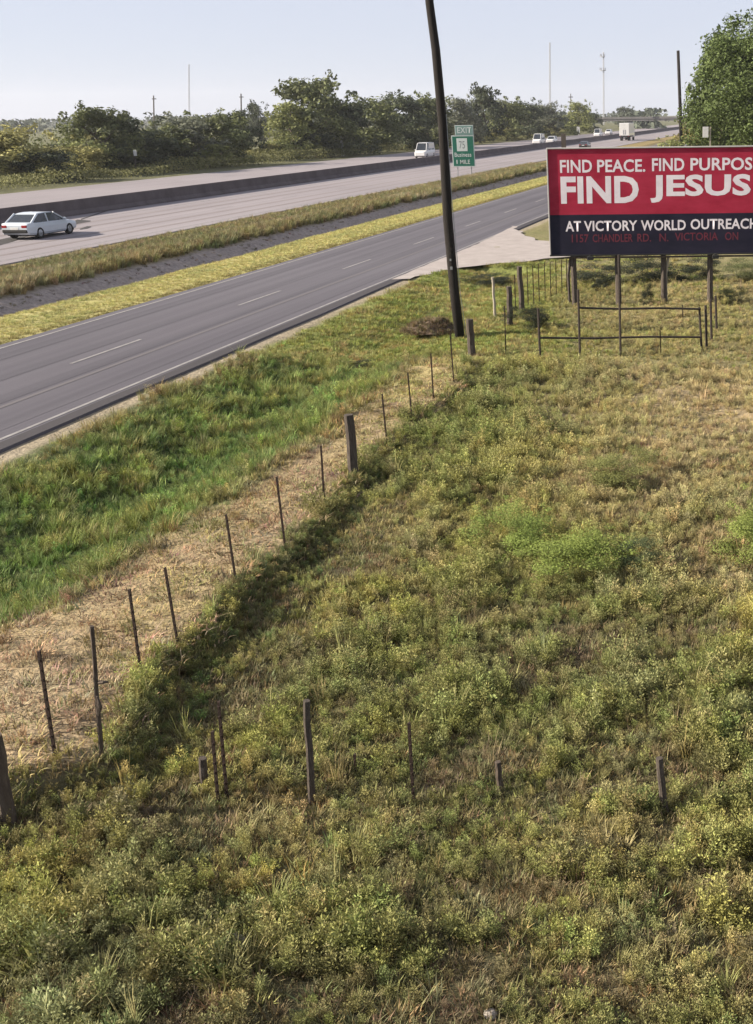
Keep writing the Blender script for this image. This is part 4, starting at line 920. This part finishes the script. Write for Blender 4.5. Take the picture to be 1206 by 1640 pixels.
# ------------------------------------------------------------------ vehicles
M_glass = grainy('tinted_glass', (.015, .02, .026), (.03, .036, .045), 2, .08, 0, spec=.6)
M_lamp = grainy('tail_lamp', (.25, .012, .012), (.3, .02, .02), 5, .3, 0); M_head = grainy('head_lamp', (.6, .6, .6), (.7, .7, .7), 5, .15, 0)
def paint(name, c): 
    m = grainy(name, c, tuple(k * .93 for k in c), 1.5, .32, 0, spec=.5); m.node_tree.nodes['Principled BSDF'].inputs['Coat Weight'].default_value = .5; return m
def wheel_meshes(r, w):
    mb = MB(); pr = [(r * .62, -w / 2), (r * .93, -w / 2), (r, -w * .3), (r, w * .3), (r * .93, w / 2), (r * .62, w / 2)]; nn = 18
    mb.loft([[Vector((math.cos(t) * a, y, math.sin(t) * a)) for a, y in pr] for t in [6.2832 * k / nn for k in range(nn + 1)]], False); ty = mb.mesh('tyre', M_dark, smooth=False)
    mb = MB(); mb.tube([(0, -w * .42, 0), (0, w * .42, 0)], r * .6, 14)
    for k in range(5): a = 6.283 * k / 5; mb.box((math.cos(a) * r * .3, 0, math.sin(a) * r * .3), (r * .16, w * .95, r * .16))
    return ty, mb.mesh('rim', M_grey)
def vehicle(name, pos, label, cat, kind, mat, heading=1, group='vehicles on the highway'):
    """x forward, y left. heading +1 drives away from the camera, -1 towards it"""
    P = dict(sedan=dict(L=4.75, W=1.84, belt=.92, top=1.43, nose=.74, tail=.98, cab=(-1.95, -1.15, .35, 1.25), wr=.33, wx=(-1.38, 1.42)),
             suv=dict(L=4.9, W=1.95, belt=1.08, top=1.78, nose=1.0, tail=1.1, cab=(-2.38, -2.05, .45, 1.2), wr=.38, wx=(-1.42, 1.5)),
             van=dict(L=5.6, W=2.05, belt=1.25, top=2.45, nose=1.05, tail=1.3, cab=(-2.75, -2.62, 1.1, 1.95), wr=.37, wx=(-1.7, 1.85)))[kind]
    r = thing(name, pos, label, cat, group, math.atan2(RD.y, RD.x) + (0 if heading > 0 else math.pi))
    L2, w = P['L'] / 2, P['W'] / 2; gz = .24
    def ring(x, zb_, zt_, hw, tuck=.1): return [Vector((x, -hw * .93, zb_)), Vector((x, -hw, zb_ + .12)), Vector((x, -hw, zb_ + (zt_ - zb_) * .62)), Vector((x, -hw + tuck * .45, zt_ - .03)), Vector((x, -hw + tuck * 1.6, zt_)), Vector((x, hw - tuck * 1.6, zt_)), Vector((x, hw - tuck * .45, zt_ - .03)), Vector((x, hw, zb_ + (zt_ - zb_) * .62)), Vector((x, hw, zb_ + .12)), Vector((x, hw * .93, zb_))]
    st = [(-L2, .42, P['tail'] - .16, w * .86), (-L2 + .12, .3, P['tail'] - .03, w * .95), (-L2 + .6, gz, P['tail'], w), (P['cab'][0] + .3, gz, P['belt'] + .02, w), (0, gz, P['belt'], w), (P['cab'][3], gz, P['belt'] - .02, w), (L2 - .7, gz, P['nose'] + .1, w * .98), (L2 - .15, .3, P['nose'], w * .92), (L2, .42, P['nose'] - .14, w * .78)]
    mb = MB(); mb.loft([ring(*q) for q in st]); put('body', mb.mesh('body', mat, smooth=False, bevel=0), r)
    c0_, c1_, c2_, c3_ = P['cab']; bz, tz = P['belt'] - .05, P['top']; tw = w * .76
    def cring(x, zt_, hw_t, hw_b): return [Vector((x, -hw_b, bz)), Vector((x, -hw_t, zt_)), Vector((x, hw_t, zt_)), Vector((x, hw_b, bz))]
    mb = MB(); mb.loft([cring(c0_, bz + .06, w * .84, w * .86), cring(c1_, tz - .05, tw, w * .9), cring((c1_ + c2_) / 2, tz - .02, tw, w * .9), cring(c2_, tz - .05, tw, w * .9), cring(c3_, bz + .06, w * .84, w * .86)]); put('windows', mb.mesh('windows', M_glass), r)
    mb = MB(); mb.loft([[Vector((x, -tw * .99, z - .03)), Vector((x, -tw * .9, z + .012)), Vector((x, tw * .9, z + .012)), Vector((x, tw * .99, z - .03))] for x, z in ((c1_ - .06, tz - .06), (c1_ + .2, tz - .02), ((c1_ + c2_) / 2, tz), (c2_ - .2, tz - .02), (c2_ + .05, tz - .06))]); put('roof', mb.mesh('roof', mat), r)
    mid = (c1_ + c2_) / 2
    for y in (-1, 1):
        for (xa, xb) in ((c0_, c1_), (mid, mid), (c3_, c2_)):
            mb = MB(); mb.tube([(xa, y * w * .875, bz + .03), (xb, y * (tw + .01), tz - .05)], .05 if xa != c0_ else .07, 5); put('pillar', mb.mesh('pillar', mat), r)
        mb = MB(); mb.box((c3_ - .3, y * (w + .08), P['belt'] + .05), (.12, .2, .14)); put('mirror', mb.mesh('mirror', mat, bevel=.03), r)
        mb = MB(); mb.box((-L2 + .07, y * w * .68, P['tail'] - .22), (.16, .34, .16)); put('tail_light', mb.mesh('tail_light', M_lamp, bevel=.02), r)
        mb = MB(); mb.box((L2 - .12, y * w * .62, P['nose'] - .14), (.2, .36, .14)); put('headlight', mb.mesh('headlight', M_head, bevel=.02), r)
    if kind == 'van':
        for y in (-1, 1): mb = MB(); mb.box((-1.1, y * (w * .835), (bz + tz) / 2 + .02), (2.9, .06, tz - bz - .25)); put('side_panel', mb.mesh('side_panel', mat, bevel=.02), r)
        mb = MB(); mb.box((-2.74, 0, (bz + tz) / 2), (.06, tw * 1.7, (tz - bz) * .35)); put('rear_door', mb.mesh('rear_door', mat, bevel=.02), r)
    mb = MB(); mb.box((-L2 + .04, 0, .5), (.16, P['W'] * .86, .2)); put('bumper', mb.mesh('bumper', M_dark, bevel=.04), r)
    mb = MB(); mb.box((0, 0, .27), (P['L'] * .8, P['W'] * .93, .14)); put('sill', mb.mesh('sill', M_dark), r)
    mb = MB(); mb.box((-L2 - .0, 0, P['tail'] - .32), (.03, .5, .13)); put('number_plate', mb.mesh('number_plate', M_white), r)
    ty, rm = wheel_meshes(P['wr'], .23)
    for x in P['wx']:
        for y in (-1, 1):
            wv = bpy.data.objects.new('wheel', ty); COL.objects.link(wv); wv.parent = r; wv.location = (x, y * (w - .10), P['wr']); put('rim', rm, wv)
    return r
def onroad(px, dH):
    """ground point on the line dH that is seen in column px"""
    lo, hi = 5.0, 900.0
    for _ in range(50):
        m_ = (lo + hi) / 2; q = W2(dH * H, m_)
        if float(pix(q.x, q.y)[0]) < px: lo = m_
        else: hi = m_
    return W2(dH * H, lo, .004)
M_ps = paint('silver_blue_paint', (.62, .68, .74)); M_pw = paint('white_car_paint', (.78, .78, .78)); M_pd = paint('dark_car_paint', (.035, .037, .042))
vehicle('car', onroad(68, -6.85), 'pale silver-blue sedan driving away on the near carriageway', 'car', 'sedan', M_ps)
vehicle('car', onroad(937, -6.55), 'dark car far up the near carriageway, above the billboard corner', 'car', 'sedan', M_pd)
vehicle('van', onroad(681, -9.5), 'white van behind the concrete barrier, left of the leaning utility pole', 'van', 'van', M_pw, -1)
vehicle('van', onroad(863, -9.3), 'white van behind the barrier below the pale scrub', 'van', 'van', M_pw, -1)
vehicle('car', onroad(884, -9.0), 'white car close behind the white van below the pale scrub', 'car', 'suv', M_pw, -1)
vehicle('van', onroad(958, -9.3), 'white van far off beyond the barrier, left of the lorry', 'van', 'van', M_pw, -1)
vehicle('car', onroad(975, -9.8), 'white car far off beyond the barrier, nearest the lorry', 'car', 'suv', M_pw, -1)
# lorry seen from behind
lp = onroad(1004, -6.75); LR = thing('lorry', lp, 'white box lorry driving away far up the highway', 'lorry', 'vehicles on the highway', math.atan2(RD.y, RD.x))
def lbox(name, c, sz, mat, par=LR, bev=.03): mb = MB(); mb.box(c, sz); return put(name, mb.mesh(name, mat, bevel=bev), par)
bx_ = lbox('cargo_box', (0, 0, 2.85), (9.5, 2.6, 3.2), M_pw)
for y in (-.64, .64): dr_ = lbox('rear_door', (-4.79, y, 2.85), (.06, 1.22, 3.0), M_white, LR, .01); lbox('handle', (-4.85, y * .4, 2.2), (.05, .06, 1.2), M_grey, dr_, 0)
lbox('chassis', (0, 0, 1.05), (9.6, 1.1, .3), M_dark); lbox('rear_bumper', (-4.75, 0, .65), (.14, 2.4, .18), M_dark); lbox('cab', (6.0, 0, 1.95), (2.2, 2.4, 2.5), M_pw, LR, .15); lbox('windscreen', (7.1, 0, 2.4), (.06, 2.1, .9), M_glass)
for y in (-1, 1): lbox('mud_flap', (-4.1, y * .95, .7), (.05, .6, .8), M_dark); lbox('tail_light', (-4.83, y * 1.1, 1.15), (.05, .3, .14), M_lamp)
ty, rm = wheel_meshes(.52, .5)
for x in (-3.4, -2.2, 5.6):
    for y in (-1, 1): wv = bpy.data.objects.new('wheel', ty); COL.objects.link(wv); wv.parent = LR; wv.location = (x, y * 1.0, .52); put('rim', rm, wv)
# black rubber streaks on the concrete round the sedan
M_skid = grainy('rubber_streak', (.018, .017, .017), (.06, .055, .055), 1.5, .9, .2)
def streak(pxs, widths):
    V = []; F = []
    for k, ((x, y), w) in enumerate(zip(pxs, widths)): V += [at(x, y - w / 2, .012), at(x, y + w / 2, .012)]
    for k in range(len(pxs) - 1): F.append((2 * k, 2 * k + 1, 2 * k + 3, 2 * k + 2))
    put('skid_mark', mesh('skid_mark', V, F, M_skid), kind='structure')
streak([(-30, 396), (0, 388), (20, 383), (44, 376), (60, 374)], [9, 9, 8, 5, 2])
streak([(98, 367), (112, 361), (124, 355), (145, 354)], [3, 7, 7, 1.5]); streak([(128, 367), (140, 364), (146, 363)], [1.5, 4, 1])
streak([(130, 351), (160, 341), (190, 331), (216, 322)], [1.5, 1.6, 1.8, 1.2])

# ------------------------------------------------------------------ summer haze
hb = MB(); hb.box((0, 1300, 33), (4400, 2900, 70)); hm_ = bpy.data.materials.new('haze'); hm_.use_nodes = True; ht_ = hm_.node_tree; ht_.nodes.remove(ht_.nodes['Principled BSDF'])
pv = ht_.nodes.new('ShaderNodeVolumePrincipled'); pv.inputs['Color'].default_value = (.92, .94, 1, 1); pv.inputs['Density'].default_value = .00011; pv.inputs['Anisotropy'].default_value = .2
ht_.links.new(pv.outputs[0], ht_.nodes['Material Output'].inputs['Volume']); put('haze', hb.mesh('haze', hm_), kind='stuff')
